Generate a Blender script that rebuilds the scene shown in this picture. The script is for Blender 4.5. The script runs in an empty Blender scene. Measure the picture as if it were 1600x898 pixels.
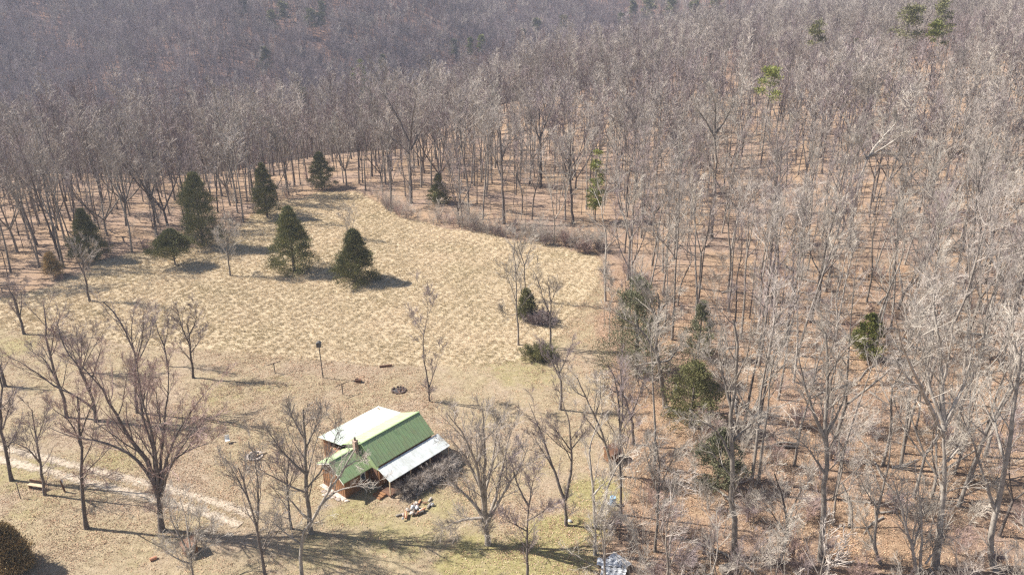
import bpy, math, random
import numpy as np
from mathutils import Vector

R = math.radians
S = bpy.context.scene
rng = np.random.default_rng(7)
random.seed(7)

# ---------------------------------------------------------------- camera, light, exposure
CAM_H, PITCH, F = 52.0, R(23), 1244.0
cam = bpy.data.cameras.new('camera'); camo = bpy.data.objects.new('camera', cam)
S.collection.objects.link(camo); S.camera = camo
camo.location = (0, 0, CAM_H); camo.rotation_euler = (R(90) - PITCH, 0, 0)
cam.sensor_width = 36; cam.lens = 36 * F / 1600; cam.clip_start = .5; cam.clip_end = 6000

SUN_EL = R(45); SX, SY = -.985, .17           # horizontal direction towards the sun
W = bpy.data.worlds.new('World'); S.world = W; W.use_nodes = True
nt = W.node_tree; bg = nt.nodes['Background']
sky = nt.nodes.new('ShaderNodeTexSky'); sky.sky_type = 'NISHITA'; sky.sun_disc = False
sky.sun_elevation = SUN_EL; sky.sun_rotation = math.atan2(SX, SY)
nt.links.new(sky.outputs[0], bg.inputs[0]); bg.inputs[1].default_value = .068
sun = bpy.data.lights.new('sun', 'SUN'); suno = bpy.data.objects.new('sun', sun)
S.collection.objects.link(suno); sun.energy = 4.9; sun.angle = R(.5); sun.color = (1, .95, .87)
Ld = Vector((-SX * math.cos(SUN_EL), -SY * math.cos(SUN_EL), -math.sin(SUN_EL)))
suno.rotation_euler = Ld.to_track_quat('-Z', 'Y').to_euler()
S.view_settings.view_transform = 'Standard'; S.view_settings.look = 'None'
S.view_settings.exposure = 1.08; S.view_settings.gamma = 1
S.render.engine = 'CYCLES'
S.cycles.max_bounces = 4; S.cycles.diffuse_bounces = 2; S.cycles.glossy_bounces = 2
S.cycles.transparent_max_bounces = 6; S.cycles.volume_bounces = 0
S.cycles.use_denoising = False
S.cycles.pixel_filter_type = 'BLACKMAN_HARRIS'; S.cycles.filter_width = 1.3; S.cycles.sample_clamp_indirect = 3

# ---------------------------------------------------------------- materials
def mat(name, col, var=.25, scale=2.0, rough=.9, col2=None, rnd=0.0, bump=0.0, bscale=30, metal=0.0, detail=6, spec=.3, world=False):
    m = bpy.data.materials.new(name); m.use_nodes = True; n = m.node_tree.nodes; l = m.node_tree.links
    b = n['Principled BSDF']; b.inputs['Roughness'].default_value = rough; b.inputs['Metallic'].default_value = metal
    b.inputs['Specular IOR Level'].default_value = spec
    tc = n.new('ShaderNodeTexCoord'); nz = n.new('ShaderNodeTexNoise'); nz.inputs['Scale'].default_value = scale
    nz.inputs['Detail'].default_value = detail; nz.inputs['Roughness'].default_value = .65
    l.new(n.new('ShaderNodeNewGeometry').outputs['Position'] if world else tc.outputs['Object'], nz.inputs['Vector'])
    cr = n.new('ShaderNodeValToRGB'); l.new(nz.outputs[0], cr.inputs[0])
    c2 = col2 or tuple(c * (1 - var) for c in col)
    c1 = tuple(min(1, c * (1 + var * .6)) for c in col)
    cr.color_ramp.elements[0].position = .35; cr.color_ramp.elements[0].color = (*c2, 1)
    cr.color_ramp.elements[1].position = .65; cr.color_ramp.elements[1].color = (*c1, 1)
    out = cr.outputs[0]
    if rnd:
        oi = n.new('ShaderNodeObjectInfo'); mr = n.new('ShaderNodeMapRange')
        mr.inputs['To Min'].default_value = 1 - rnd; mr.inputs['To Max'].default_value = 1 + rnd
        l.new(oi.outputs['Random'], mr.inputs['Value'])
        mx = n.new('ShaderNodeVectorMath'); mx.operation = 'SCALE'
        l.new(out, mx.inputs[0]); l.new(mr.outputs[0], mx.inputs['Scale']); out = mx.outputs[0]
    l.new(out, b.inputs['Base Color'])
    if bump:
        n2 = n.new('ShaderNodeTexNoise'); n2.inputs['Scale'].default_value = bscale; n2.inputs['Detail'].default_value = 5
        l.new(tc.outputs['Object'], n2.inputs['Vector'])
        bm = n.new('ShaderNodeBump'); bm.inputs['Strength'].default_value = bump; bm.inputs['Distance'].default_value = .05
        l.new(n2.outputs[0], bm.inputs['Height']); l.new(bm.outputs[0], b.inputs['Normal'])
    return m

def weather(m, stain, scale, lo, hi, amt):
    n = m.node_tree.nodes; l = m.node_tree.links; b = n['Principled BSDF']; src = b.inputs['Base Color'].links[0].from_socket
    tc = n.new('ShaderNodeTexCoord'); mp = n.new('ShaderNodeMapping'); mp.inputs['Scale'].default_value = (1, .35, 1); l.new(tc.outputs['Object'], mp.inputs[0])
    z = n.new('ShaderNodeTexNoise'); z.inputs['Scale'].default_value = scale; z.inputs['Detail'].default_value = 8; z.inputs['Roughness'].default_value = .7; l.new(mp.outputs[0], z.inputs['Vector'])
    r = n.new('ShaderNodeMapRange'); r.inputs['From Min'].default_value = lo; r.inputs['From Max'].default_value = hi; r.inputs['To Max'].default_value = amt; l.new(z.outputs[0], r.inputs['Value'])
    x = n.new('ShaderNodeMix'); x.data_type = 'RGBA'; l.new(r.outputs[0], x.inputs[0]); l.new(src, x.inputs[6]); x.inputs[7].default_value = (*stain, 1); l.new(x.outputs[2], b.inputs['Base Color'])
M = dict(
    bark_dark=mat('bark_dark', (.15, .125, .11), .4, 3, rnd=.25, bump=.6, bscale=12),
    bark_grey=mat('bark_grey', (.26, .225, .19), .4, 2, rnd=.25, bump=.5, bscale=12),
    bark_pale=mat('bark_pale', (.36, .32, .275), .35, 1.5, rnd=.2, col2=(.20, .175, .15), bump=.4, bscale=10),
    twig_dark=mat('twig_dark', (.30, .24, .23), .3, 1, rnd=.28),
    twig_grey=mat('twig_grey', (.41, .355, .31), .3, 1, rnd=.28),
    twig_red=mat('twig_red', (.38, .27, .235), .3, 1, rnd=.15),
    twig_pale=mat('twig_pale', (.48, .425, .36), .3, 1, rnd=.25),
    cedar=mat('cedar_foliage', (.215, .20, .085), .35, 1.1, col2=(.085, .10, .045), rnd=.2, rough=.8),
    cedar_brown=mat('cedar_foliage_brown', (.46, .32, .16), .3, .8, col2=(.25, .195, .10), rnd=.1, rough=.8),
    cedar_olive=mat('cedar_foliage_olive', (.23, .215, .09), .4, 1.2, col2=(.11, .115, .05), rnd=.1, rough=.8),
    cedar_grey=mat('cedar_foliage_grey_green', (.22, .215, .125), .4, 1.2, col2=(.10, .105, .06), rnd=.1, rough=.8),
    pine=mat('pine_needles', (.24, .24, .055), .4, 1.1, col2=(.11, .13, .04), rnd=.3, rough=.7),
    straw=mat('dry_grass', (.67, .545, .39), .12, .09, rnd=.2, col2=(.56, .465, .30), world=True),
    lawn=mat('short_grass', (.36, .30, .15), .3, .3, rnd=.3, col2=(.25, .25, .10)),
    leaf=mat('fallen_leaves', (.46, .31, .20), .4, .5, rnd=.4, col2=(.34, .21, .14)),
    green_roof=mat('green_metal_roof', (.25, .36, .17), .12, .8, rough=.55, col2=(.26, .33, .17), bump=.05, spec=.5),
    sunlit_green=mat('sunlit_green_metal_roof', (.42, .52, .29), .2, 1, rough=.5, col2=(.37, .46, .27)),  # paler copy of the roof green, sunlight painted in for the sun-facing slopes
    white_roof=mat('white_metal_roof', (.60, .65, .61), .1, 1, rough=.45, col2=(.50, .56, .48)),
    porch_roof=mat('porch_metal_roof', (.64, .67, .67), .1, .9, rough=.5, col2=(.54, .56, .53)),
    wood=mat('brown_wood_boards', (.31, .155, .07), .3, 1.2, col2=(.20, .105, .055)),
    wood_dark=mat('weathered_wood', (.17, .09, .055), .4, 2, col2=(.09, .055, .04)),
    wood_pale=mat('pale_timber', (.52, .40, .27), .25, 2),
    post_grey=mat('post_metal', (.10, .095, .09), .2, 3, rough=.6),
    white=mat('white_paint', (.75, .74, .70), .1, 3, rough=.5),
    glass=mat('window_glass', (.05, .07, .09), .1, 1, rough=.08, spec=.9),
    stone=mat('field_stone', (.50, .42, .36), .35, 3, bump=.5, rnd=.3),
    ash=mat('ash_and_char', (.09, .08, .08), .5, 4, col2=(.03, .03, .03)),
    rust=mat('rusty_steel', (.12, .085, .07), .4, 5, rough=.8),
    blue=mat('blue_plastic', (.12, .30, .52), .1, 2, rough=.4),
    blue_lid=mat('light_blue_plastic', (.28, .47, .66), .1, 2, rough=.4),
    brick=mat('chimney_brick', (.40, .22, .15), .4, 7, col2=(.45, .38, .33)),
    tin=mat('old_pale_tin', (.66, .67, .68), .2, 2.5, rough=.4, col2=(.40, .40, .40), metal=.1),
    log=mat('cut_log_end', (.55, .30, .16), .4, 6, col2=(.30, .12, .09)),
)

weather(M['green_roof'], (.28, .23, .12), 1.1, .48, .72, .45); weather(M['green_roof'], (.05, .06, .045), .8, .56, .72, .6)
weather(M['sunlit_green'], (.30, .22, .14), 1.6, .52, .7, .45); weather(M['white_roof'], (.44, .50, .36), 1.0, .5, .7, .5); weather(M['porch_roof'], (.33, .30, .22), 1.5, .5, .7, .55)
weather(M['wood'], (.12, .075, .05), 1.4, .42, .66, .75)
# ---------------------------------------------------------------- object helpers
def link(o, parent=None):
    S.collection.objects.link(o)
    if parent is not None: o.parent = parent
    return o
def raw(name, V, Fq, m=None, parent=None, smooth=False, dolink=True):
    """V (n,3); Fq list of int arrays (k,4)/(k,3)"""
    me = bpy.data.meshes.new(name)
    V = np.asarray(V, dtype=np.float32)
    Fq = [np.asarray(f, dtype=np.int32) for f in (Fq if isinstance(Fq, list) else [Fq]) if len(f)]
    me.vertices.add(len(V)); me.vertices.foreach_set('co', V.ravel())
    nl = sum(f.size for f in Fq); npoly = sum(len(f) for f in Fq)
    me.loops.add(nl); me.polygons.add(npoly)
    me.loops.foreach_set('vertex_index', np.concatenate([f.ravel() for f in Fq]))
    tot = np.concatenate([np.full(len(f), f.shape[1], np.int32) for f in Fq])
    st = np.concatenate([[0], np.cumsum(tot)[:-1]]).astype(np.int32)
    me.polygons.foreach_set('loop_start', st)
    me.update(calc_edges=True)
    me.polygons.foreach_set('use_smooth', np.full(npoly, bool(smooth)))
    if m: me.materials.append(m)
    o = bpy.data.objects.new(name, me)
    if dolink: link(o, parent)
    return o
def tag(o, label=None, cat=None, group=None, kind=None):
    if label: o['label'] = label
    if cat: o['category'] = cat
    if group: o['group'] = group
    if kind: o['kind'] = kind
    return o
def empty(name, loc, rz=0):
    o = bpy.data.objects.new(name, None); o.location = loc; o.rotation_euler.z = rz; o.empty_display_size = .5
    return link(o)
class MB:
    """collects boxes, tubes and quads into one mesh"""
    def __init__(s): s.v = []; s.f = {3: [], 4: []}; s.n = 0
    def add(s, V, Fs):
        V = np.asarray(V, float); s.v.append(V)
        for f in Fs: s.f[len(f)].append([i + s.n for i in f])
        s.n += len(V); return s
    def hexa(s, P):      # 8 points: bottom 4, top 4
        return s.add(P, [(0, 3, 2, 1), (4, 5, 6, 7), (0, 1, 5, 4), (1, 2, 6, 5), (2, 3, 7, 6), (3, 0, 4, 7)])
    def box(s, c, d, rz=0, tilt=0):
        c = np.array(c, float); x, y, z = [q / 2 for q in d]
        P = np.array([(-x, -y, -z), (x, -y, -z), (x, y, -z), (-x, y, -z), (-x, -y, z), (x, -y, z), (x, y, z), (-x, y, z)])
        if tilt:
            ct, st = math.cos(tilt), math.sin(tilt); P = np.stack([P[:, 0] * ct + P[:, 2] * st, P[:, 1], -P[:, 0] * st + P[:, 2] * ct], 1)
        cz, sz = math.cos(rz), math.sin(rz)
        P = np.stack([P[:, 0] * cz - P[:, 1] * sz, P[:, 0] * sz + P[:, 1] * cz, P[:, 2]], 1)
        return s.hexa(P + c)
    def slab(s, q, t):   # quad of 4 points, thickened downward along z by t
        q = np.array(q, float); lo = q.copy(); lo[:, 2] -= t
        return s.hexa(np.concatenate([lo, q]))
    def cyl(s, a, b, r0, r1=None, n=10, cap=True):
        a = np.array(a, float); b = np.array(b, float); r1 = r0 if r1 is None else r1
        d = b - a; d /= np.linalg.norm(d) + 1e-9
        u = np.cross(d, (0, 0, 1) if abs(d[2]) < .9 else (1, 0, 0)); u /= np.linalg.norm(u); w = np.cross(d, u)
        an = np.arange(n) * 2 * math.pi / n
        ring = np.cos(an)[:, None] * u + np.sin(an)[:, None] * w
        V = np.concatenate([a + ring * r0, b + ring * r1, [a], [b]])
        Fs = [(i, (i + 1) % n, n + (i + 1) % n, n + i) for i in range(n)]
        if cap: Fs += [(2 * n, (i + 1) % n, i) for i in range(n)] + [(2 * n + 1, n + i, n + (i + 1) % n) for i in range(n)]
        return s.add(V, Fs)
    def build(s, name, m, parent=None, smooth=False):
        return raw(name, np.concatenate(s.v), [np.array(s.f[k]) for k in (3, 4) if s.f[k]], m, parent, smooth)

# ---------------------------------------------------------------- terrain heights
gx = np.array([-900, -380, -190, -75, 0, 75, 190, 380, 900.])
gy = np.array([-60, 70, 135, 185, 245, 320, 395, 495, 620, 800, 1150, 1700.])
GZ = np.array([
    [-5, 0, 0, 0, 0, 0, 2, 6, 15],
    [0, 0, 0, 0, 0, 0, 2, 6, 15],
    [-10, -5, -3, 0, 0, 1, 3, 8, 18],
    [-16, -12, -7, -2, 1, 4, 8, 14, 24],
    [-28, -24, -15, -8, -2, 6, 12, 18, 28],
    [-52, -50, -46, -32, -3, 6, 14, 22, 34],
    [-40, -44, -50, -54, -24, 3, 14, 26, 40],
    [-12, -15, -22, -38, -52, -16, 10, 28, 48],
    [24, 22, 18, 0, -24, -38, 4, 36, 56],
    [62, 60, 55, 38, 10, -20, 14, 50, 70],
    [110, 108, 90, 66, 40, 34, 60, 80, 100],
    [150, 145, 135, 125, 110, 110, 120, 130, 140.]])
fx = np.arange(-900, 901, 6.); fy = np.arange(-60, 1701, 6.)
ix = np.clip(np.searchsorted(gx, fx) - 1, 0, len(gx) - 2); iy = np.clip(np.searchsorted(gy, fy) - 1, 0, len(gy) - 2)
tx = (fx - gx[ix]) / (gx[ix + 1] - gx[ix]); ty = (fy - gy[iy]) / (gy[iy + 1] - gy[iy])
A = GZ[iy][:, ix] * (1 - tx) + GZ[iy][:, ix + 1] * tx
B = GZ[iy + 1][:, ix] * (1 - tx) + GZ[iy + 1][:, ix + 1] * tx
HZ = A * (1 - ty[:, None]) + B * ty[:, None]
for _ in range(3):
    for axn in (0, 1):
        k = 3; c = np.pad(HZ, [(k, k) if a == axn else (0, 0) for a in (0, 1)], mode='edge')
        HZ = sum(np.take(c, range(j, j + HZ.shape[axn]), axis=axn) for j in range(2 * k + 1)) / (2 * k + 1)
def hgt(x, y):
    x = np.asarray(x, float); y = np.asarray(y, float)
    u = np.clip((x + 900) / 6, 0, len(fx) - 1.001); v = np.clip((y + 60) / 6, 0, len(fy) - 1.001)
    i = u.astype(int); j = v.astype(int); a = u - i; b = v - j
    z = (HZ[j, i] * (1 - a) + HZ[j, i + 1] * a) * (1 - b) + (HZ[j + 1, i] * (1 - a) + HZ[j + 1, i + 1] * a) * b
    far = np.clip((np.hypot(x + 5, y - 70) - 60) / 150, 0, 1)
    z = z + far * (3.0 * np.sin(x / 31 + 1) * np.sin(y / 37) + 1.6 * np.sin(x / 15 + y / 21) + 11 * np.clip((y - 330) / 250, 0, 1) * np.sin(x / 47 + y / 90) * np.sin(y / 70 - x / 160))
    z = z + .12 * np.sin(x / 6.3 + .5) * np.sin(y / 7.1) + .05 * np.sin(x / 2.1 + y / 2.7)
    return z
def ray(px, py):
    a = (px - 800) / F; b = (449 - py) / F
    return np.array([a, math.cos(PITCH) + b * math.sin(PITCH), -math.sin(PITCH) + b * math.cos(PITCH)])
def at(px, py):
    """the ground point seen at a pixel of the photograph"""
    d = ray(px, py); t0 = 40.; p = None
    for t in np.arange(40, 1500, 1.0):
        p = d * t
        if CAM_H + p[2] < hgt(p[0], p[1]):
            lo, hi = t - 1, t
            for _ in range(20):
                m = (lo + hi) / 2; p = d * m
                if CAM_H + p[2] < hgt(p[0], p[1]): hi = m
                else: lo = m
            break
    return np.array([p[0], p[1], float(hgt(p[0], p[1]))])
def on_plane(px, py, y):
    d = ray(px, py); t = y / d[1]
    return np.array([d[0] * t, y, CAM_H + d[2] * t])
def inpoly(x, y, P):
    x = np.asarray(x, float); y = np.asarray(y, float); r = np.zeros(x.shape, bool); n = len(P)
    for i in range(n):
        x1, y1 = P[i][:2]; x2, y2 = P[(i + 1) % n][:2]
        if y1 == y2: continue
        c = ((y1 > y) != (y2 > y)) & (x < (x2 - x1) * (y - y1) / (y2 - y1) + x1)
        r ^= c
    return r
def wobble(x, y, s=1.0):
    return (np.sin(x / 3.1 * s + 2 * np.sin(y / 5.3 * s)) + np.sin(y / 2.7 * s + 1.7 * np.sin(x / 4.1 * s)) + .6 * np.sin((x + y) / 1.3 * s)) / 2.6
CLEAR_PX = [(-260, 480), (-60, 475), (60, 455), (120, 428), (190, 398), (270, 392), (320, 385), (385, 345), (425, 318), (500, 300), (560, 298),
            (590, 318), (625, 342), (700, 356), (780, 372), (850, 384), (930, 400), (945, 440), (930, 500), (950, 560), (975, 640), (990, 720), (965, 800), (930, 900)]
clear = [tuple(at(*p)[:2]) for p in CLEAR_PX] + [(4, 30), (-90, 30), (-120, 60)]
MEAD_PX = [(-260, 478), (-60, 475), (60, 455), (120, 425), (190, 398), (270, 392), (320, 385), (385, 345), (425, 318), (500, 300), (560, 298),
           (590, 318), (625, 342), (700, 356), (780, 372), (850, 384), (930, 400), (940, 440), (900, 480), (860, 540), (820, 562), (720, 568), (600, 572), (520, 566), (400, 552),
           (300, 545), (200, 540), (100, 520), (0, 510), (-260, 520)]
mead = [tuple(at(*p)[:2]) for p in MEAD_PX]

# ---------------------------------------------------------------- ground sheet
def axis(lo, mid0, mid1, hi, s, g=1.12):
    a = list(np.arange(mid0, mid1, s)); d = s; x = a[-1]
    while x < hi: d = min(d * g, 14); x += d; a.append(x)
    x = mid0; d = s
    while x > lo: d = min(d * g, 14); x -= d; a.insert(0, x)
    return np.array(a)
xs = axis(-1400, -75, 70, 1400, .5); ys = axis(-30, 48, 175, 1900, .5)
X, Y = np.meshgrid(xs, ys); Z = hgt(X, Y)
rough = rng.normal(0, 1, X.shape)
dcl = (~inpoly(X, Y, clear)).astype(float)
Z = Z + rough * .02 * (1 + dcl)
V = np.stack([X.ravel(), Y.ravel(), Z.ravel()], 1)
nx, ny = len(xs), len(ys); I = np.arange(nx * ny).reshape(ny, nx)
Q = np.stack([I[:-1, :-1].ravel(), I[:-1, 1:].ravel(), I[1:, 1:].ravel(), I[1:, :-1].ravel()], 1)
ground = raw('ground', V, Q, None, smooth=True)
tag(ground, 'rolling ground of tan meadow, mown yard and leaf covered woods', None, None, 'structure')
jx = X + 1.4 * wobble(X, Y); jy = Y + 1.4 * wobble(Y, X, 1.3)
mk_m = inpoly(jx, jy, mead).astype(float); mk_f = (~inpoly(jx, jy, clear)).astype(float)
def blur(a, k):
    for axn in (0, 1):
        c = np.pad(a, [(k, k) if q == axn else (0, 0) for q in (0, 1)], mode='edge')
        a = sum(np.take(c, range(j, j + a.shape[axn]), axis=axn) for j in range(2 * k + 1)) / (2 * k + 1)
    return a
mk_m = blur(mk_m, 3); mk_f = blur(mk_f, 3)
# moss green patches of the yard, each with its own outline
mk_g = np.zeros_like(X)
for (px, py, r, a) in [(925, 770, 3.2, 1), (890, 830, 3.5, 1), (955, 800, 2.2, .8), (850, 880, 5, .9), (1010, 610, 3, .6), (430, 600, 4, .5), (600, 660, 4, .35),
                       (20, 740, 5, .6), (60, 790, 4, .5), (120, 745, 4, .4), (560, 800, 4, .7), (620, 830, 5, .6), (740, 870, 5, .8), (690, 790, 3, .6), (500, 870, 5, .5),
                       (820, 580, 7, .6), (700, 590, 5, .3), (300, 640, 5, .4), (260, 870, 6, .4), (20, 540, 5, .6), (60, 560, 4, .4), (590, 760, 2, .6), (1000, 770, 2, .4),
                       (180, 720, 4, .6), (350, 620, 4, .5), (560, 440, 0, 0)]:
    if r: 
        c = at(px, py); dd = np.hypot(X - c[0] + 1.2 * wobble(Y, X), (Y - c[1]) * 1.2 + wobble(X, Y)); mk_g = np.maximum(mk_g, a * np.clip(1.6 - dd / r, 0, 1))
at_ = ground.data.color_attributes.new('mask', 'FLOAT_COLOR', 'POINT')
at_.data.foreach_set('color', np.stack([mk_m.ravel(), mk_g.ravel(), mk_f.ravel(), np.ones(X.size)], 1).astype(np.float32).ravel())

gm = bpy.data.materials.new('ground_cover'); gm.use_nodes = True; n = gm.node_tree.nodes; l = gm.node_tree.links
b = n['Principled BSDF']; b.inputs['Roughness'].default_value = .95; b.inputs['Specular IOR Level'].default_value = .1
tc = n.new('ShaderNodeTexCoord'); vc = n.new('ShaderNodeVertexColor'); vc.layer_name = 'mask'; sp = n.new('ShaderNodeSeparateColor'); l.new(vc.outputs[0], sp.inputs[0])
def noise(scale, detail=6, rough=.6, vec=None):
    q = n.new('ShaderNodeTexNoise'); q.inputs['Scale'].default_value = scale; q.inputs['Detail'].default_value = detail; q.inputs['Roughness'].default_value = rough
    l.new(vec or tc.outputs['Object'], q.inputs['Vector']); return q.outputs[0]
def ramp(fac, stops):
    q = n.new('ShaderNodeValToRGB'); e = q.color_ramp.elements
    e[0].position, e[0].color = stops[0][0], (*stops[0][1], 1); e[1].position, e[1].color = stops[-1][0], (*stops[-1][1], 1)
    for p_, c_ in stops[1:-1]: k = e.new(p_); k.color = (*c_, 1)
    l.new(fac, q.inputs[0]); return q.outputs[0]
def mix(f, a, c, bt='MIX'):
    q = n.new('ShaderNodeMix'); q.data_type = 'RGBA'; q.blend_type = bt
    if isinstance(f, float): q.inputs[0].default_value = f
    else: l.new(f, q.inputs[0])
    l.new(a, q.inputs[6]); l.new(c, q.inputs[7]); return q.outputs[2]
def sharp(fac, noise_out, k=.35, lo=.42, hi=.58):
    a = n.new('ShaderNodeMath'); a.operation = 'MULTIPLY_ADD'; l.new(noise_out, a.inputs[0]); a.inputs[1].default_value = k * 2; a.inputs[2].default_value = -k
    s_ = n.new('ShaderNodeMath'); s_.operation = 'ADD'; l.new(a.outputs[0], s_.inputs[0]); l.new(fac, s_.inputs[1])
    m_ = n.new('ShaderNodeMapRange'); m_.inputs['From Min'].default_value = lo; m_.inputs['From Max'].default_value = hi; l.new(s_.outputs[0], m_.inputs['Value']); return m_.outputs[0]
yard = ramp(noise(1.3, 9, .75), [(.30, (.17, .14, .08)), (.45, (.30, .24, .15)), (.58, (.39, .315, .20)), (.72, (.51, .42, .29))])
yard = mix(ramp(noise(.12, 4), [(.42, (0, 0, 0)), (.62, (1, 1, 1))]), yard, ramp(noise(2.2, 9, .8), [(.3, (.20, .15, .10)), (.5, (.35, .27, .19)), (.7, (.50, .40, .30))]))
moss = ramp(noise(2.0, 9, .75), [(.3, (.16, .135, .06)), (.5, (.30, .26, .12)), (.7, (.43, .375, .20))])
meadc = ramp(noise(1.6, 9, .7), [(.3, (.42, .33, .215)), (.5, (.475, .38, .255)), (.7, (.53, .43, .295))])
wood_ = ramp(noise(1.7, 10, .8), [(.28, (.14, .095, .065)), (.42, (.27, .18, .115)), (.55, (.375, .26, .17)), (.72, (.52, .39, .27))])
wood_ = mix(ramp(noise(.09, 4), [(.40, (0, 0, 0)), (.65, (1, 1, 1))]), wood_, ramp(noise(1.1, 8, .8), [(.3, (.17, .11, .08)), (.7, (.42, .31, .24))]))
col = mix(sharp(sp.outputs[1], noise(.6, 8, .7), .5, .4, .8), yard, moss)
col = mix(sharp(sp.outputs[0], noise(1.5, 5), .3), col, meadc)
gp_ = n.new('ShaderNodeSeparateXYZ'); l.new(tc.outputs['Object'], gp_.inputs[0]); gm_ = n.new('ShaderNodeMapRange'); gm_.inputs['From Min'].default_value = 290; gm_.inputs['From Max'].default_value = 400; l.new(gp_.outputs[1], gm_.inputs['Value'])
wood_ = mix(gm_.outputs[0], wood_, ramp(noise(.05, 6, .7), [(.35, (.14, .085, .07)), (.6, (.27, .165, .12))]))  # far woods floor: redder brown, also darkened to stand for hillside shade
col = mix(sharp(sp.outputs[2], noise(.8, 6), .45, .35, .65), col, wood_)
fine = ramp(noise(9, 6, .8), [(.3, (.6, .58, .56)), (.5, (1, 1, 1)), (.7, (1.0, 1.0, 1.0))])
col = mix(.7, col, fine, 'MULTIPLY')
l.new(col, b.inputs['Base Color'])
bp = n.new('ShaderNodeBump'); bp.inputs['Strength'].default_value = .8; bp.inputs['Distance'].default_value = .18
l.new(noise(3.5, 8, .8), bp.inputs['Height']); l.new(bp.outputs[0], b.inputs['Normal'])
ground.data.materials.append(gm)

# two-rut dirt track, a sheet just above the yard, its edges breaking up into the grass
tm = bpy.data.materials.new('pale_dirt'); tm.use_nodes = True; tn = tm.node_tree.nodes; tl = tm.node_tree.links; tb = tn['Principled BSDF']
tb.inputs['Roughness'].default_value = .95
uvn = tn.new('ShaderNodeUVMap'); sx = tn.new('ShaderNodeSeparateXYZ'); tl.new(uvn.outputs[0], sx.inputs[0])
fr = tn.new('ShaderNodeMath'); fr.operation = 'SUBTRACT'; tl.new(sx.outputs[0], fr.inputs[0]); fr.inputs[1].default_value = .5
ab = tn.new('ShaderNodeMath'); ab.operation = 'ABSOLUTE'; tl.new(fr.outputs[0], ab.inputs[0])
f2 = tn.new('ShaderNodeMath'); f2.operation = 'SUBTRACT'; tl.new(ab.outputs[0], f2.inputs[0]); f2.inputs[1].default_value = .27
a2 = tn.new('ShaderNodeMath'); a2.operation = 'ABSOLUTE'; tl.new(f2.outputs[0], a2.inputs[0])
ttc = tn.new('ShaderNodeTexCoord'); tz = tn.new('ShaderNodeTexNoise'); tz.inputs['Scale'].default_value = 1.8; tz.inputs['Detail'].default_value = 8; tz.inputs['Roughness'].default_value = .75; tl.new(ttc.outputs['Object'], tz.inputs['Vector'])
ad = tn.new('ShaderNodeMath'); ad.operation = 'MULTIPLY_ADD'; tl.new(tz.outputs[0], ad.inputs[0]); ad.inputs[1].default_value = .9; tl.new(a2.outputs[0], ad.inputs[2])
mr = tn.new('ShaderNodeMapRange'); mr.inputs['From Min'].default_value = .50; mr.inputs['From Max'].default_value = .68; mr.inputs['To Min'].default_value = 1; mr.inputs['To Max'].default_value = 0
tl.new(ad.outputs[0], mr.inputs['Value']); tl.new(mr.outputs[0], tb.inputs['Alpha'])
tr_ = tn.new('ShaderNodeValToRGB'); tr_.color_ramp.elements[0].color = (.33, .265, .19, 1); tr_.color_ramp.elements[1].color = (.50, .415, .32, 1); tr_.color_ramp.elements[0].position = .35; tr_.color_ramp.elements[1].position = .6
tz2 = tn.new('ShaderNodeTexNoise'); tz2.inputs['Scale'].default_value = 6; tz2.inputs['Detail'].default_value = 6; tl.new(ttc.outputs['Object'], tz2.inputs['Vector']); tl.new(tz2.outputs[0], tr_.inputs[0]); tl.new(tr_.outputs[0], tb.inputs['Base Color'])
def spline(P, k=12):
    P = np.array(P, float); Pp = np.concatenate([[2 * P[0] - P[1]], P, [2 * P[-1] - P[-2]]]); out = []
    for i in range(1, len(Pp) - 2):
        for t in np.arange(k) / k:
            a, b_, c, d = Pp[i - 1:i + 3]
            out.append(.5 * (2 * b_ + (c - a) * t + (2 * a - 5 * b_ + 4 * c - d) * t * t + (3 * b_ - a - 3 * c + d) * t ** 3))
    out.append(P[-1]); return np.array(out)
C = spline([at(*p)[:2] for p in [(-160, 672), (-40, 700), (60, 722), (150, 746), (240, 768), (320, 790), (385, 812)]], 24)
T = np.gradient(C, axis=0); T /= np.linalg.norm(T, axis=1)[:, None]; N = np.stack([-T[:, 1], T[:, 0]], 1)
wd = np.linspace(-1.65, 1.65, 13)
P = C[:, None, :] + N[:, None, :] * wd[None, :, None]
Vt = np.concatenate([P, (hgt(P[..., 0], P[..., 1]) + .05)[..., None]], 2).reshape(-1, 3)
I = np.arange(len(C) * 13).reshape(len(C), 13); Q = np.stack([I[:-1, :-1].ravel(), I[:-1, 1:].ravel(), I[1:, 1:].ravel(), I[1:, :-1].ravel()], 1)
track = raw('dirt_track', Vt, Q[:, ::-1], tm, smooth=True); tag(track, 'pale two rut dirt track through the yard', None, None, 'structure')
uvl = track.data.uv_layers.new(name='UVMap'); li = np.zeros(len(track.data.loops), np.int32); track.data.loops.foreach_get('vertex_index', li)
uvl.data.foreach_set('uv', np.stack([(li % 13) / 12, (li // 13) / 10.], 1).astype(np.float32).ravel())

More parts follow.
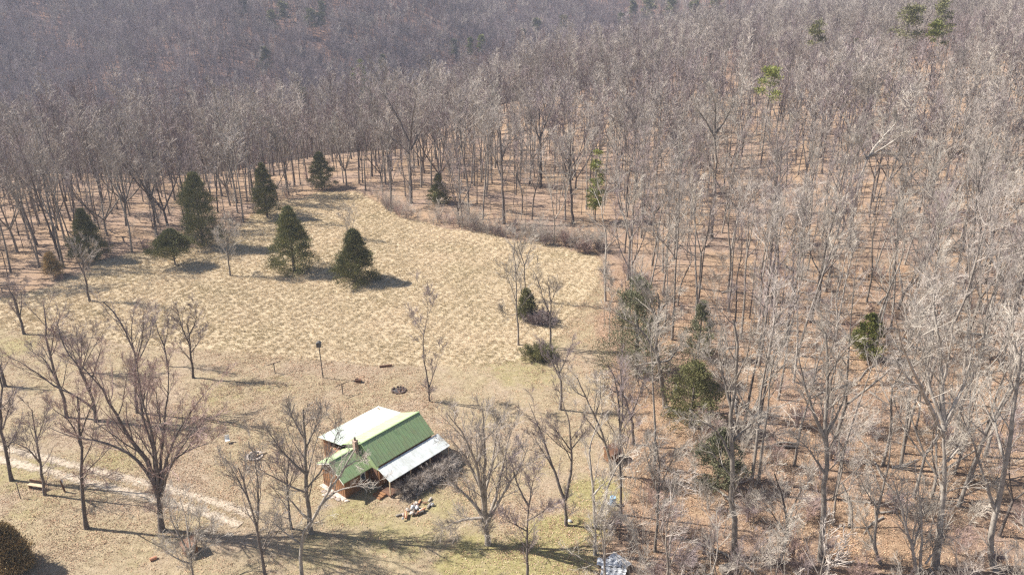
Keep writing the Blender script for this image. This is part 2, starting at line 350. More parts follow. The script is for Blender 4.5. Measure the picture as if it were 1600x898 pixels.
# ---------------------------------------------------------------- branching
def nrm(a): return a / (np.linalg.norm(a, axis=-1, keepdims=True) + 1e-9)
def tubes(P, Rr, sides):
    N_, K, _ = P.shape
    T = np.gradient(P, axis=1); T = nrm(T)
    ref = np.where(np.abs(T[:, :1, 2:3]) < .85, np.array([0, 0, 1.]), np.array([1., 0, 0]))
    U = nrm(np.cross(T, np.broadcast_to(ref, T.shape))); Wv = np.cross(T, U)
    an = np.arange(sides) * 2 * np.pi / sides
    ring = P[:, :, None, :] + Rr[:, :, None, None] * (np.cos(an)[None, None, :, None] * U[:, :, None, :] + np.sin(an)[None, None, :, None] * Wv[:, :, None, :])
    I = np.arange(N_ * K * sides).reshape(N_, K, sides); J = np.roll(I, -1, axis=2)
    Q = np.stack([I[:, :-1], J[:, :-1], J[:, 1:], I[:, 1:]], -1).reshape(-1, 4)
    return ring.reshape(-1, 3), Q
def join(parts):
    Vs, Qs, n_ = [], [], 0
    for (v, q) in parts: Vs.append(v); Qs.append(q + n_); n_ += len(v)
    return np.concatenate(Vs), np.concatenate(Qs)
def grow(P, Rr, g, n_per, t0, t1, ang, lenf, up, wig, K, rf, tip=.35, lmin=0, lmax=99, abs_len=None):
    """side branches for every polyline in P (N,K0,3)"""
    N_, K0, _ = P.shape
    n_ = max(1, int(round(n_per))); idx = np.repeat(np.arange(N_), n_)
    t = (np.tile(np.arange(n_), N_) + g.uniform(0, 1, N_ * n_)) / n_ * (t1 - t0) + t0
    f = t * (K0 - 1); i = np.minimum(f.astype(int), K0 - 2); a = (f - i)[:, None]
    p0 = P[idx, i] * (1 - a) + P[idx, i + 1] * a; tan = nrm(P[idx, i + 1] - P[idx, i])
    r0 = (Rr[idx, i] * (1 - a[:, 0]) + Rr[idx, i + 1] * a[:, 0])
    L = np.linalg.norm(np.diff(P, axis=1), axis=2).sum(1)[idx]
    ln = (L * lenf if abs_len is None else abs_len) * (1.15 - .75 * t) * g.uniform(.6, 1.25, len(t)); ln = np.clip(ln, lmin, lmax)
    rv = nrm(g.normal(0, 1, (len(t), 3))); sd = nrm(np.cross(tan, rv))
    an = g.uniform(ang[0], ang[1], len(t))[:, None]
    d = nrm(tan * np.cos(an) + sd * np.sin(an))
    pts = [p0]; st = (ln / (K - 1))[:, None]
    for k in range(K - 1):
        d = nrm(d + g.normal(0, wig, d.shape) + np.array([0, 0, up]))
        pts.append(pts[-1] + d * st)
    Pn = np.stack(pts, 1); Pn[..., 2] = np.maximum(Pn[..., 2], .15)
    rb = np.minimum(r0 * rf, .010 + ln * .0125)[:, None]
    return Pn, rb * np.linspace(1, tip, K)[None]
def resample(pts, K):
    pts = np.array(pts, float); pts = spline(pts, 8) if len(pts) > 2 else pts
    s = np.concatenate([[0], np.cumsum(np.linalg.norm(np.diff(pts, axis=0), axis=1))]); q = np.linspace(0, s[-1], K)
    return np.stack([np.interp(q, s, pts[:, j]) for j in range(3)], 1)
def foliate(LP, LR, g, dens=1.0, big=6.0, twig_r=.012, up=.10, levels=3, ang=(.45, 1.0), t0=.3):
    """branches and twigs carried by limbs; returns (wood parts, twig parts)"""
    P1, R1 = grow(LP, LR, g, 8 * dens, t0, 1, ang, .48, up, .10, 5, .6, lmin=.7, lmax=big)
    P2, R2 = grow(P1, R1, g, 5.4, .15, 1, (.25, .72), .58, up * .8, .12, 4, .65, lmin=.35, lmax=3.0)
    R2 = np.maximum(R2, twig_r * 1.15)
    tw = [tubes(P2, R2, 3)]
    if levels > 2:
        P3, R3 = grow(P2, R2, g, 3, .15, 1, (.25, .7), .75, up * .6, .12, 3, .7, lmin=.35, lmax=1.9)
        R3 = np.maximum(R3 * .8, twig_r * .8); tw.append(tubes(P3, R3, 3))
    return [tubes(P1, np.maximum(R1, twig_r * 1.4), 4)], tw
def wild_tree(g, H_, kind, far=False):
    """a whole bare tree in its own space: trunk (with leaders) and crown meshes"""
    r = H_ * {'tall': .0085, 'fork': .0092, 'oak': .0115, 'slim': .0055, 'shrub': .006, 'crook': .0092}[kind]
    K = 9
    if kind == 'shrub':
        ns = g.integers(4, 8); L = []
        for _ in range(ns):
            a = g.uniform(0, 6.28); sp_ = g.uniform(.15, .55); h = H_ * g.uniform(.6, 1)
            L.append(resample([(g.normal(0, .12), g.normal(0, .12), -.2), (math.cos(a) * sp_ * h * .3, math.sin(a) * sp_ * h * .3, h * .5), (math.cos(a) * sp_ * h, math.sin(a) * sp_ * h, h)], K))
        LP = np.array(L); LR = np.linspace(1, .35, K)[None] * g.uniform(.015, .035, (len(L), 1))
        w, tw = foliate(LP, LR, g, .7, 1.6, .008, .06, 2 if far else 3, t0=.15)
        return tubes(LP, LR, 4), join(w + tw)
    lean = g.normal(0, .035, 2) * H_
    ends = []
    if kind in ('tall', 'slim', 'crook'):
        w_ = {'tall': .018, 'slim': .02, 'crook': .06}[kind] * H_
        mid = [(0, 0, -.4)] + [(lean[0] * q + g.normal(0, w_ * q), lean[1] * q + g.normal(0, w_ * q), H_ * q) for q in (.25, .5, .72, .97)]
        main = resample(mid, 14); mr_ = r * np.linspace(1, .12, 14) ** .9; mr_[0] *= 1.35
        nb = {'tall': 10, 'slim': 6, 'crook': 9}[kind]
        LP, LR = grow(main[None], mr_[None], g, nb, {'tall': .52, 'slim': .58, 'crook': .35}[kind], .97, (.35, .85) if kind != 'crook' else (.5, 1.15), {'tall': .33, 'slim': .28, 'crook': .42}[kind], .10, .09, 7, .62, lmin=1.2)
        trunk = [tubes(main[None], mr_[None], 8), tubes(LP, LR, 5)]
        LP = np.concatenate([LP, resample(main[8:], 7)[None]]); LR = np.concatenate([LR, np.interp(np.linspace(8, 13, 7), np.arange(14), mr_)[None]])
    else:
        fh = H_ * (g.uniform(.28, .45) if kind == 'fork' else g.uniform(.12, .25)); ns = g.integers(2, 4) if kind == 'fork' else g.integers(4, 7)
        f0 = np.array([lean[0] * .3, lean[1] * .3, fh]); stem = resample([(0, 0, -.4), f0 * .5 + [g.normal(0, .1), 0, 0], f0], 6); sr = r * np.linspace(1.05, .85, 6); sr[0] *= 1.3
        a0 = g.uniform(0, 6.28); L, LRs = [], []
        for q in range(ns):
            a = a0 + q * 6.283 / ns + g.normal(0, .35); sp_ = g.uniform(.12, .22) if kind == 'fork' else g.uniform(.2, .42)
            e = np.array([math.cos(a) * sp_ * H_, math.sin(a) * sp_ * H_, H_ * g.uniform(.82, 1.0)])
            m_ = f0 + (e - f0) * [.62, .62, .42] + g.normal(0, .02 * H_, 3)
            L.append(resample([f0 - [0, 0, .15], m_, e], 10)); LRs.append(r * .66 * np.linspace(1, .16, 10))
        L = np.array(L); LRs = np.array(LRs)
        S1, S1R = grow(L, LRs, g, 5 if kind == 'fork' else 5, .25, .95, (.35, .9), .42, .08, .1, 7, .6, lmin=1.2)
        trunk = [tubes(stem[None], sr[None], 8), tubes(L, LRs, 6), tubes(S1, S1R, 4)]
        LP = np.concatenate([np.array([resample(q[3:], 7) for q in L]), S1]); LR = np.concatenate([LRs[:, 3:], S1R])
    if far: w, tw = foliate(LP, LR, g, .88, 4.5, .0225, .08, 2)
    else: w, tw = foliate(LP, LR, g, .72 if kind != 'slim' else .6, 4.5, .010, .08, 3)
    return join(trunk), join(w + tw)

VAR = []    # near variants: (kind, H, barkname, trunk object, crown object)
protos = bpy.data.collections.new('tree_kinds')      # never linked to the scene
fars = bpy.data.collections.new('far_tree_kinds')
spec = [('tall', 23, 'grey'), ('tall', 25, 'dark'), ('tall', 21, 'pale'), ('fork', 22, 'pale'), ('fork', 24, 'grey'), ('fork', 20, 'dark'), ('crook', 21, 'pale'), ('oak', 20, 'grey'), ('oak', 22, 'dark'),
        ('slim', 15, 'grey'), ('slim', 12, 'pale'), ('slim', 17, 'dark'), ('crook', 18, 'grey'), ('tall', 26, 'grey')]
TW = {'grey': 'twig_grey', 'dark': 'twig_dark', 'pale': 'twig_pale'}
def two_mat_mesh(name, tr, cr, m1, m2):
    o = raw(name, *join([tr, cr]), m1, dolink=False); o.data.materials.append(m2)
    mi = np.zeros(len(o.data.polygons), np.int32); mi[len(tr[1]):] = 1; o.data.polygons.foreach_set('material_index', mi); return o
for i, (k, h, bk) in enumerate(spec):
    g = np.random.default_rng(100 + i); tr, cr = wild_tree(g, h, k)
    t_o = raw('trunk', *tr, M['bark_' + bk], smooth=True, dolink=False); c_o = raw('crown', *cr, M[TW[bk]], dolink=False)
    VAR.append((k, h, bk, t_o, c_o))
    g = np.random.default_rng(200 + i); tr, cr = wild_tree(g, h, k, far=True)
    fars.objects.link(two_mat_mesh('far_tree_%02d' % i, tr, cr, M['bark_' + bk], M[TW[bk]]))
SHR = []
shrubs_c = bpy.data.collections.new('shrub_kinds')
for i in range(5):
    g = np.random.default_rng(300 + i); tr, cr = wild_tree(g, [3.0, 4.5, 2.2, 5.5, 3.5][i], 'shrub')
    m1 = [M['twig_pale'], M['twig_grey'], M['twig_dark'], M['twig_pale'], M['twig_red']][i]
    o = two_mat_mesh('shrub_%02d' % i, tr, cr, m1, m1); SHR.append(o)
    g = np.random.default_rng(400 + i); tr, cr = wild_tree(g, [3.0, 4.5, 2.2, 5.5, 3.5][i], 'shrub', far=True)
    shrubs_c.objects.link(two_mat_mesh('far_shrub_%02d' % i, tr, cr, m1, m1))

# ---------------------------------------------------------------- scatter as ONE object (geometry nodes)
def scatter(name, P, sc, rot, idx, coll, label, thickness=None):
    me = bpy.data.meshes.new(name); me.vertices.add(len(P)); me.vertices.foreach_set('co', np.asarray(P, np.float32).ravel())
    a = me.attributes.new('sc', 'FLOAT_VECTOR', 'POINT'); a.data.foreach_set('vector', np.asarray(sc, np.float32).ravel())
    a = me.attributes.new('ro', 'FLOAT_VECTOR', 'POINT'); a.data.foreach_set('vector', np.asarray(rot, np.float32).ravel())
    a = me.attributes.new('ix', 'INT', 'POINT'); a.data.foreach_set('value', np.asarray(idx, np.int32))
    o = link(bpy.data.objects.new(name, me)); tag(o, label, None, None, 'stuff')
    ng = bpy.data.node_groups.new(name + '_nodes', 'GeometryNodeTree')
    ng.interface.new_socket('Geometry', in_out='INPUT', socket_type='NodeSocketGeometry'); ng.interface.new_socket('Geometry', in_out='OUTPUT', socket_type='NodeSocketGeometry')
    N_ = ng.nodes; L_ = ng.links; gi = N_.new('NodeGroupInput'); go = N_.new('NodeGroupOutput')
    ip = N_.new('GeometryNodeInstanceOnPoints'); ci = N_.new('GeometryNodeCollectionInfo'); ci.inputs['Collection'].default_value = coll
    ci.inputs['Separate Children'].default_value = True; ci.inputs['Reset Children'].default_value = True
    def na(nm, ty): q = N_.new('GeometryNodeInputNamedAttribute'); q.data_type = ty; q.inputs['Name'].default_value = nm; return q.outputs['Attribute']
    L_.new(gi.outputs[0], ip.inputs['Points']); L_.new(ci.outputs[0], ip.inputs['Instance']); ip.inputs['Pick Instance'].default_value = True
    L_.new(na('ix', 'INT'), ip.inputs['Instance Index']); L_.new(na('ro', 'FLOAT_VECTOR'), ip.inputs['Rotation']); L_.new(na('sc', 'FLOAT_VECTOR'), ip.inputs['Scale'])
    L_.new(ip.outputs[0], go.inputs[0]); md = o.modifiers.new('scatter', 'NODES'); md.node_group = ng
    return o

# ---------------------------------------------------------------- evergreens
def needles(P, D, ln, wd_, g):
    """one narrow leaf face (two triangles bent at the middle) per point"""
    N_ = len(P); s = nrm(np.cross(D, g.normal(0, 1, (N_, 3)))) * wd_[:, None]
    tip = P + D * ln[:, None]; mid = P + D * ln[:, None] * .5 + nrm(g.normal(0, 1, (N_, 3))) * (ln * .08)[:, None]
    V = np.stack([P, mid + s, tip, mid - s], 1).reshape(-1, 3); q = np.arange(N_ * 4).reshape(N_, 4)
    return V, q
def cedar(name, px, py, top, w_px, m, label, g, full=1.0, skew=0, lift=.3, group='dark cedars standing in the dry meadow', fat=.75, n_cl=None, cat='cedar tree'):
    p = at(px, py); topz = on_plane(px, top, p[1])[2] - p[2]; Hh = topz; rad = w_px / 2 / F * (p[1] * math.cos(PITCH) + CAM_H * math.sin(PITCH))
    root = empty(name, p); tag(root, label, cat, group)
    tr = MB(); tr.cyl((0, 0, -.3), (skew * .5, 0, Hh * .55), .022 * Hh, .012 * Hh, 8, False).cyl((skew * .5, 0, Hh * .55), (skew, 0, Hh * .93), .012 * Hh, .02, 8, False); tr.build('trunk', M['bark_dark'], root, True)
    w_px *= 1.12; rad *= 1.12; n_cl = n_cl or int(215 * full)
    u = g.uniform(0, 1, n_cl) ** .85; z = lift * Hh * .5 + u * (Hh * .97 - lift * Hh * .5)
    prof = np.clip((1 - u) ** (fat + .12) * (1 - np.exp(-(u + .12) * 9)), .02, 1)
    lob = 1 + .16 * np.sin(g.uniform(0, 6.28) + 5 * u) 
    th = g.uniform(0, 6.283, n_cl); rr = rad * prof * lob * g.uniform(.42, 1.12, n_cl)
    rr *= 1 + .15 * np.sin(3 * th + 4 * u * 3)
    c = np.stack([np.cos(th) * rr + skew * u, np.sin(th) * rr, z], 1)
    # limbs from the trunk to each clump
    b0 = np.stack([skew * u, 0 * u, np.clip(z - rr * .55, .1, None)], 1)
    LP = np.stack([b0, (b0 + c) / 2 + [0, 0, .05], c], 1); lv, lq = tubes(LP, np.broadcast_to(np.array([.05, .035, .015])[None], (n_cl, 3)), 3)
    per = 120; cs = (.12 + .16 * prof) * max(1.0, rad * .34) * 1.35
    P = np.repeat(c, per, 0) + g.normal(0, 1, (n_cl * per, 3)) * np.repeat(cs, per)[:, None] * [1, 1, .55]
    out = nrm(P - np.stack([skew * np.repeat(u, per), 0 * np.repeat(u, per), np.repeat(z, per) - rad * .4], 1))
    D = nrm(out + g.normal(0, .5, P.shape) + [0, 0, .55])
    V_, q_ = needles(P, D, g.uniform(.16, .38, len(P)), g.uniform(.025, .06, len(P)), g)
    V_, q_ = join([(V_, q_), (lv, lq)])
    V_[:, 2] = np.maximum(V_[:, 2], .05)
    raw('crown', V_, q_, m, root)
    return root

g = np.random.default_rng(5)
cedar('cedar_tree', 557, 440, 358, 68, M['cedar'], 'broad rounded dark cedar in the meadow with the longest open shadow, nearest the cabin', g, 1.3, fat=.62, lift=.05)
cedar('cedar_tree', 460, 425, 322, 64, M['cedar'], 'tall dense dark cedar in the middle of the meadow', g, 1.4, fat=.5, lift=.05)
cedar('cedar_tree', 274, 414, 359, 60, M['cedar'], 'small umbrella shaped cedar with bare trunk showing at the left meadow edge', g, .9, fat=.55, lift=.7)
cedar('cedar_tree', 318, 385, 268, 70, M['cedar'], 'large loose shaggy cedar against the woods at the meadow corner', g, 1.3, fat=.6, lift=.15)
cedar('cedar_tree', 418, 340, 254, 46, M['cedar_olive'], 'tall conical yellowish green cedar at the far meadow edge beside the woods', g, 1.0, fat=.75, lift=.2)
cedar('cedar_tree', 503, 295, 237, 38, M['cedar'], 'small dark cedar at the far tip of the meadow, farthest of the dark cedars', g, .8, fat=.55, lift=.1)
cedar('cedar_tree', 142, 405, 326, 54, M['cedar'], 'dark cedar behind a bare grey tree at the left corner of the meadow', g, 1.1, fat=.65, lift=.1)
cedar('cedar_tree', 84, 432, 395, 26, M['cedar_brown'], 'stunted brownish cedar inside the brushy woods edge at far left', g, .5)
cedar('cedar_tree', 20, 890, 820, 46, M['cedar_brown'], 'rounded rusty brown cedar in the bottom left corner of the yard', g, 1.3, fat=.5, lift=.05, group='cedars around the cabin yard')
cedar('cedar_tree', 995, 590, 432, 130, M['cedar_grey'], 'big ragged dark cedar behind bare limbs at the right edge of the yard', g, .62, fat=.55, lift=.15, group='cedars around the cabin yard', skew=-.8)
cedar('cedar_tree', 1078, 668, 565, 100, M['cedar_olive'], 'olive green cedar tangled in bare brush right of the small plank shed', g, .5, fat=.5, lift=.1, group='cedars around the cabin yard')
cedar('cedar_tree', 822, 498, 452, 30, M['cedar_olive'], 'small bright green cedar between three thin bare trees in the meadow', g, .4, fat=.6, lift=.2, group='cedars around the cabin yard')
cedar('cedar_tree', 686, 318, 272, 30, M['cedar'], 'small dark cedar under the oaks behind the meadow hedge', g, .6, fat=.7, lift=.1, group='evergreens among the bare woods')
cedar('cedar_tree', 1090, 560, 470, 50, M['cedar_grey'], 'dim dark cedar half hidden in the bare thicket right of the yard', g, .3, fat=.55, lift=.15, group='evergreens among the bare woods')
cedar('cedar_tree', 1350, 560, 490, 48, M['pine'], 'yellow green cedar top showing in the middle of the right hand woods', g, .38, fat=.5, lift=.2, group='evergreens among the bare woods')
cedar('cedar_tree', 1120, 760, 670, 80, M['cedar_grey'], 'shaded dark green cedar buried in pale brush right of the plank shed', g, .35, fat=.5, lift=.15, group='evergreens among the bare woods')

def pine(px, py, top, w_px, g, label, cfrac=.3, n_cl=26, col='pine', group='pines rising out of the bare woods'):
    p = at(px, py); Hh = on_plane(px, top, p[1])[2] - p[2]; rad = w_px / 2 / F * (p[1] * math.cos(PITCH) + CAM_H * math.sin(PITCH))
    root = empty('pine_tree', p); tag(root, label, 'pine tree', group)
    lx = g.normal(0, .3); main = resample([(0, 0, -.4), (lx, 0, Hh * .5), (lx * .5, 0, Hh * .96)], 10)
    raw('trunk', *tubes(main[None], (Hh * .009 * np.linspace(1, .25, 10))[None], 8), M['bark_dark'], root, True)
    u = g.uniform(0, 1, n_cl); z = Hh * (1 - cfrac) + u * Hh * cfrac; th = g.uniform(0, 6.28, n_cl)
    rr = rad * (1.05 - .75 * u) * g.uniform(.2, 1, n_cl); fs = max(1.0, p[1] / 170)
    c = np.stack([np.cos(th) * rr, np.sin(th) * rr, z], 1); b0 = np.stack([0 * z, 0 * z, z - rr * .4], 1)
    LP = np.stack([b0, (b0 + c) / 2 - [0, 0, .1], c], 1); lv, lq = tubes(LP, np.broadcast_to(np.array([.08, .05, .03])[None], (n_cl, 3)), 4)
    per = 110; P = np.repeat(c, per, 0) + g.normal(0, 1, (n_cl * per, 3)) * [.55, .55, .3] * max(.6, rad * .26)
    D = nrm(P - np.repeat(c, per, 0) + g.normal(0, .3, P.shape) + [0, 0, .5])
    V_, q_ = join([needles(P, D, g.uniform(.3, .6, len(P)) * fs ** .5, g.uniform(.05, .10, len(P)) * fs, g), (lv, lq)])
    raw('crown', V_, q_, M[col], root); return root
pine(1188, 262, 104, 46, g, 'tall lone pine with yellow green crown above the middle right woods', .32, 20)
pine(930, 345, 235, 34, g, 'slender yellow green young pine among dark trunks behind the meadow', .8, 34)
pine(1400, 150, 10, 52, g, 'dark wide crowned pine near the top right, left one of the close pair', .32, 26, 'cedar_olive')
pine(1450, 140, 2, 40, g, 'dark pine touching the top edge, right one of the close pair at top right', .35, 24, 'cedar_olive')
pine(1440, 160, 34, 34, g, 'bright yellow green pine below the close dark pair at top right', .3, 16)
pine(1262, 160, 34, 34, g, 'small dark topped pine among pale crowns in the upper right woods', .3, 14, 'cedar_olive')
pine(571, 200, 94, 20, g, 'bright golden green pine on the far side of the near ridge', .6, 20)
pine(557, 190, 104, 16, g, 'darker slim pine just left of the golden green one on the near ridge', .6, 16)
pine(476, 235, 122, 14, g, 'thin dark pine spire in the woods left of the ridge pines', .6, 18, 'cedar_olive')
pine(484, 240, 138, 12, g, 'thin yellowish pine touching the dark spire left of the ridge pines', .5, 12)
for (px, py, tp, w, c, lb) in [
    (420, 135, 74, 20, 'cedar', 'dark rounded pine alone on the shaded far hillside'),
    (384, 40, 0, 18, 'cedar', 'pine at the top edge of the far hillside, leftmost of the row'),
    (428, 66, 18, 20, 'cedar_olive', 'pine on the far hillside just below the hilltop row'),
    (446, 50, 4, 18, 'cedar_olive', 'broad pine crown at the top edge between two others'),
    (488, 62, 16, 26, 'cedar', 'widest dark pine of the cluster on the far hillside'),
    (502, 60, 22, 20, 'cedar', 'dark pine in front of the widest one of the hillside cluster'),
    (505, 40, 4, 14, 'cedar', 'small pine top above the hillside cluster'),
    (600, 130, 84, 12, 'cedar', 'tiny dark pine right of the golden green ridge pine'),
    (710, 110, 62, 14, 'cedar', 'small dark pine on the crest left of the valley notch'),
    (735, 105, 60, 10, 'pine', 'small yellowish pine on the crest beside the valley notch'),
    (753, 100, 54, 12, 'pine', 'small bright pine top on the crest below the valley notch'),
    (838, 70, 30, 16, 'cedar_olive', 'dark pine on the crest right of the valley notch'),
    (818, 82, 48, 10, 'pine', 'low yellowish pine on the crest right of the valley notch'),
    (880, 68, 26, 18, 'cedar_olive', 'broad low pine crown on the upper middle skyline ridge'),
    (968, 70, 22, 14, 'cedar', 'dark round pine top standing alone on the upper ridge'),
    (986, 52, 2, 14, 'cedar_olive', 'slim pine at the top edge right of the lone dark one'),
    (1012, 50, 0, 26, 'cedar_olive', 'wide pine crown at the top edge of the upper ridge'),
    (1046, 48, 0, 24, 'cedar', 'dark wide pine at the top edge in the middle of the ridge row'),
    (1060, 75, 24, 16, 'pine', 'yellowish pine just under the ridge row at the top'),
    (1082, 52, 2, 20, 'cedar_olive', 'olive pine at the top edge, right part of the ridge row'),
    (1114, 50, 0, 24, 'cedar_olive', 'olive pine at the top edge, right end of the ridge row'),
    (1092, 90, 42, 14, 'cedar_olive', 'lone olive pine below the right end of the ridge row'),
    (1440, 60, 0, 30, 'cedar_olive', 'pale pine crown at the top edge behind the close pair'),
    (1325, 120, 62, 16, 'cedar_olive', 'small pine crown between the upper right pair and the lone pine'),
    (66, 265, 200, 10, 'pine', 'thin yellow green pine in the woods at the left edge')]:
    pine(px, py, tp, w * 1.25, g, lb, .55, 24, c)

# ---------------------------------------------------------------- the trees that can be told apart
def hero(base, limbs, label, bark='dark', twig=None, r=.22, dens=1.0, big=4.5, group='bare trees around the cabin yard', seed=0, tw_r=.009, up=.07, name='bare_tree', ang=(.4, .95), cat='bare tree', z0=None):
    """limbs: pixel polylines, the first starts at the base; later ones start on an earlier one. (px,py[,depth m])"""
    g = np.random.default_rng(1000 + seed); r *= .84; b0 = at(*base); root = empty(name, b0); tag(root, label, cat, group)
    LP, LR, parts = [], [], []
    for li_, lm in enumerate(limbs):
        rr = r * (1 if li_ == 0 else lm[0]); pts = lm if li_ == 0 else lm[1:]
        dy = g.normal(0, 1) * (0 if li_ == 0 else 1)
        P_ = []
        L0 = math.dist(pts[0][:2], pts[-1][:2]) / F * b0[1]
        for j, q in enumerate(pts):
            t = j / (len(pts) - 1); off = q[2] if len(q) > 2 else dy * L0 * .3 * t
            P_.append(on_plane(q[0], q[1], b0[1] + off) - b0)
        P_ = np.array(P_)
        if li_ == 0: P_[0] = (0, 0, -.3)
        pl = resample(P_, 12); pl[1:-1] += g.normal(0, .035 * max(.5, L0 / 8), pl[1:-1].shape) * [1, 1, .4]
        last = .3 if li_ == 0 and len(limbs) > 1 else .14
        rad = rr * np.linspace(1, last, 12); 
        if li_ == 0: rad[0] *= 1.3
        LP.append(pl); LR.append(rad)
    parts.append(tubes(np.array(LP), np.array(LR), 8))
    A_ = np.array(LP); B_ = np.array(LR)
    S1, S1R = grow(A_, B_, g, 6 * dens, .25, 1, (.3, .8), .42, up, .09, 7, .5, lmin=.9, lmax=big)
    parts.append(tubes(S1, S1R, 5))
    w, tw = foliate(np.concatenate([A_[:, ::2][:, -6:], S1[:, 1:]]), np.concatenate([B_[:, ::2][:, -6:], S1R[:, 1:]]), g, .55 * dens, big * .6, tw_r, up, 3, (.3, .8), .1)
    raw('trunk', *join(parts), M['bark_' + bark], root, True)
    raw('crown', *join(w + tw), M[twig or TW[bark]], root)
    return root
YG = 'bare trees around the cabin yard'; MG = 'bare trees in and beside the meadow'; WG = 'large bare trees standing out in the woods'
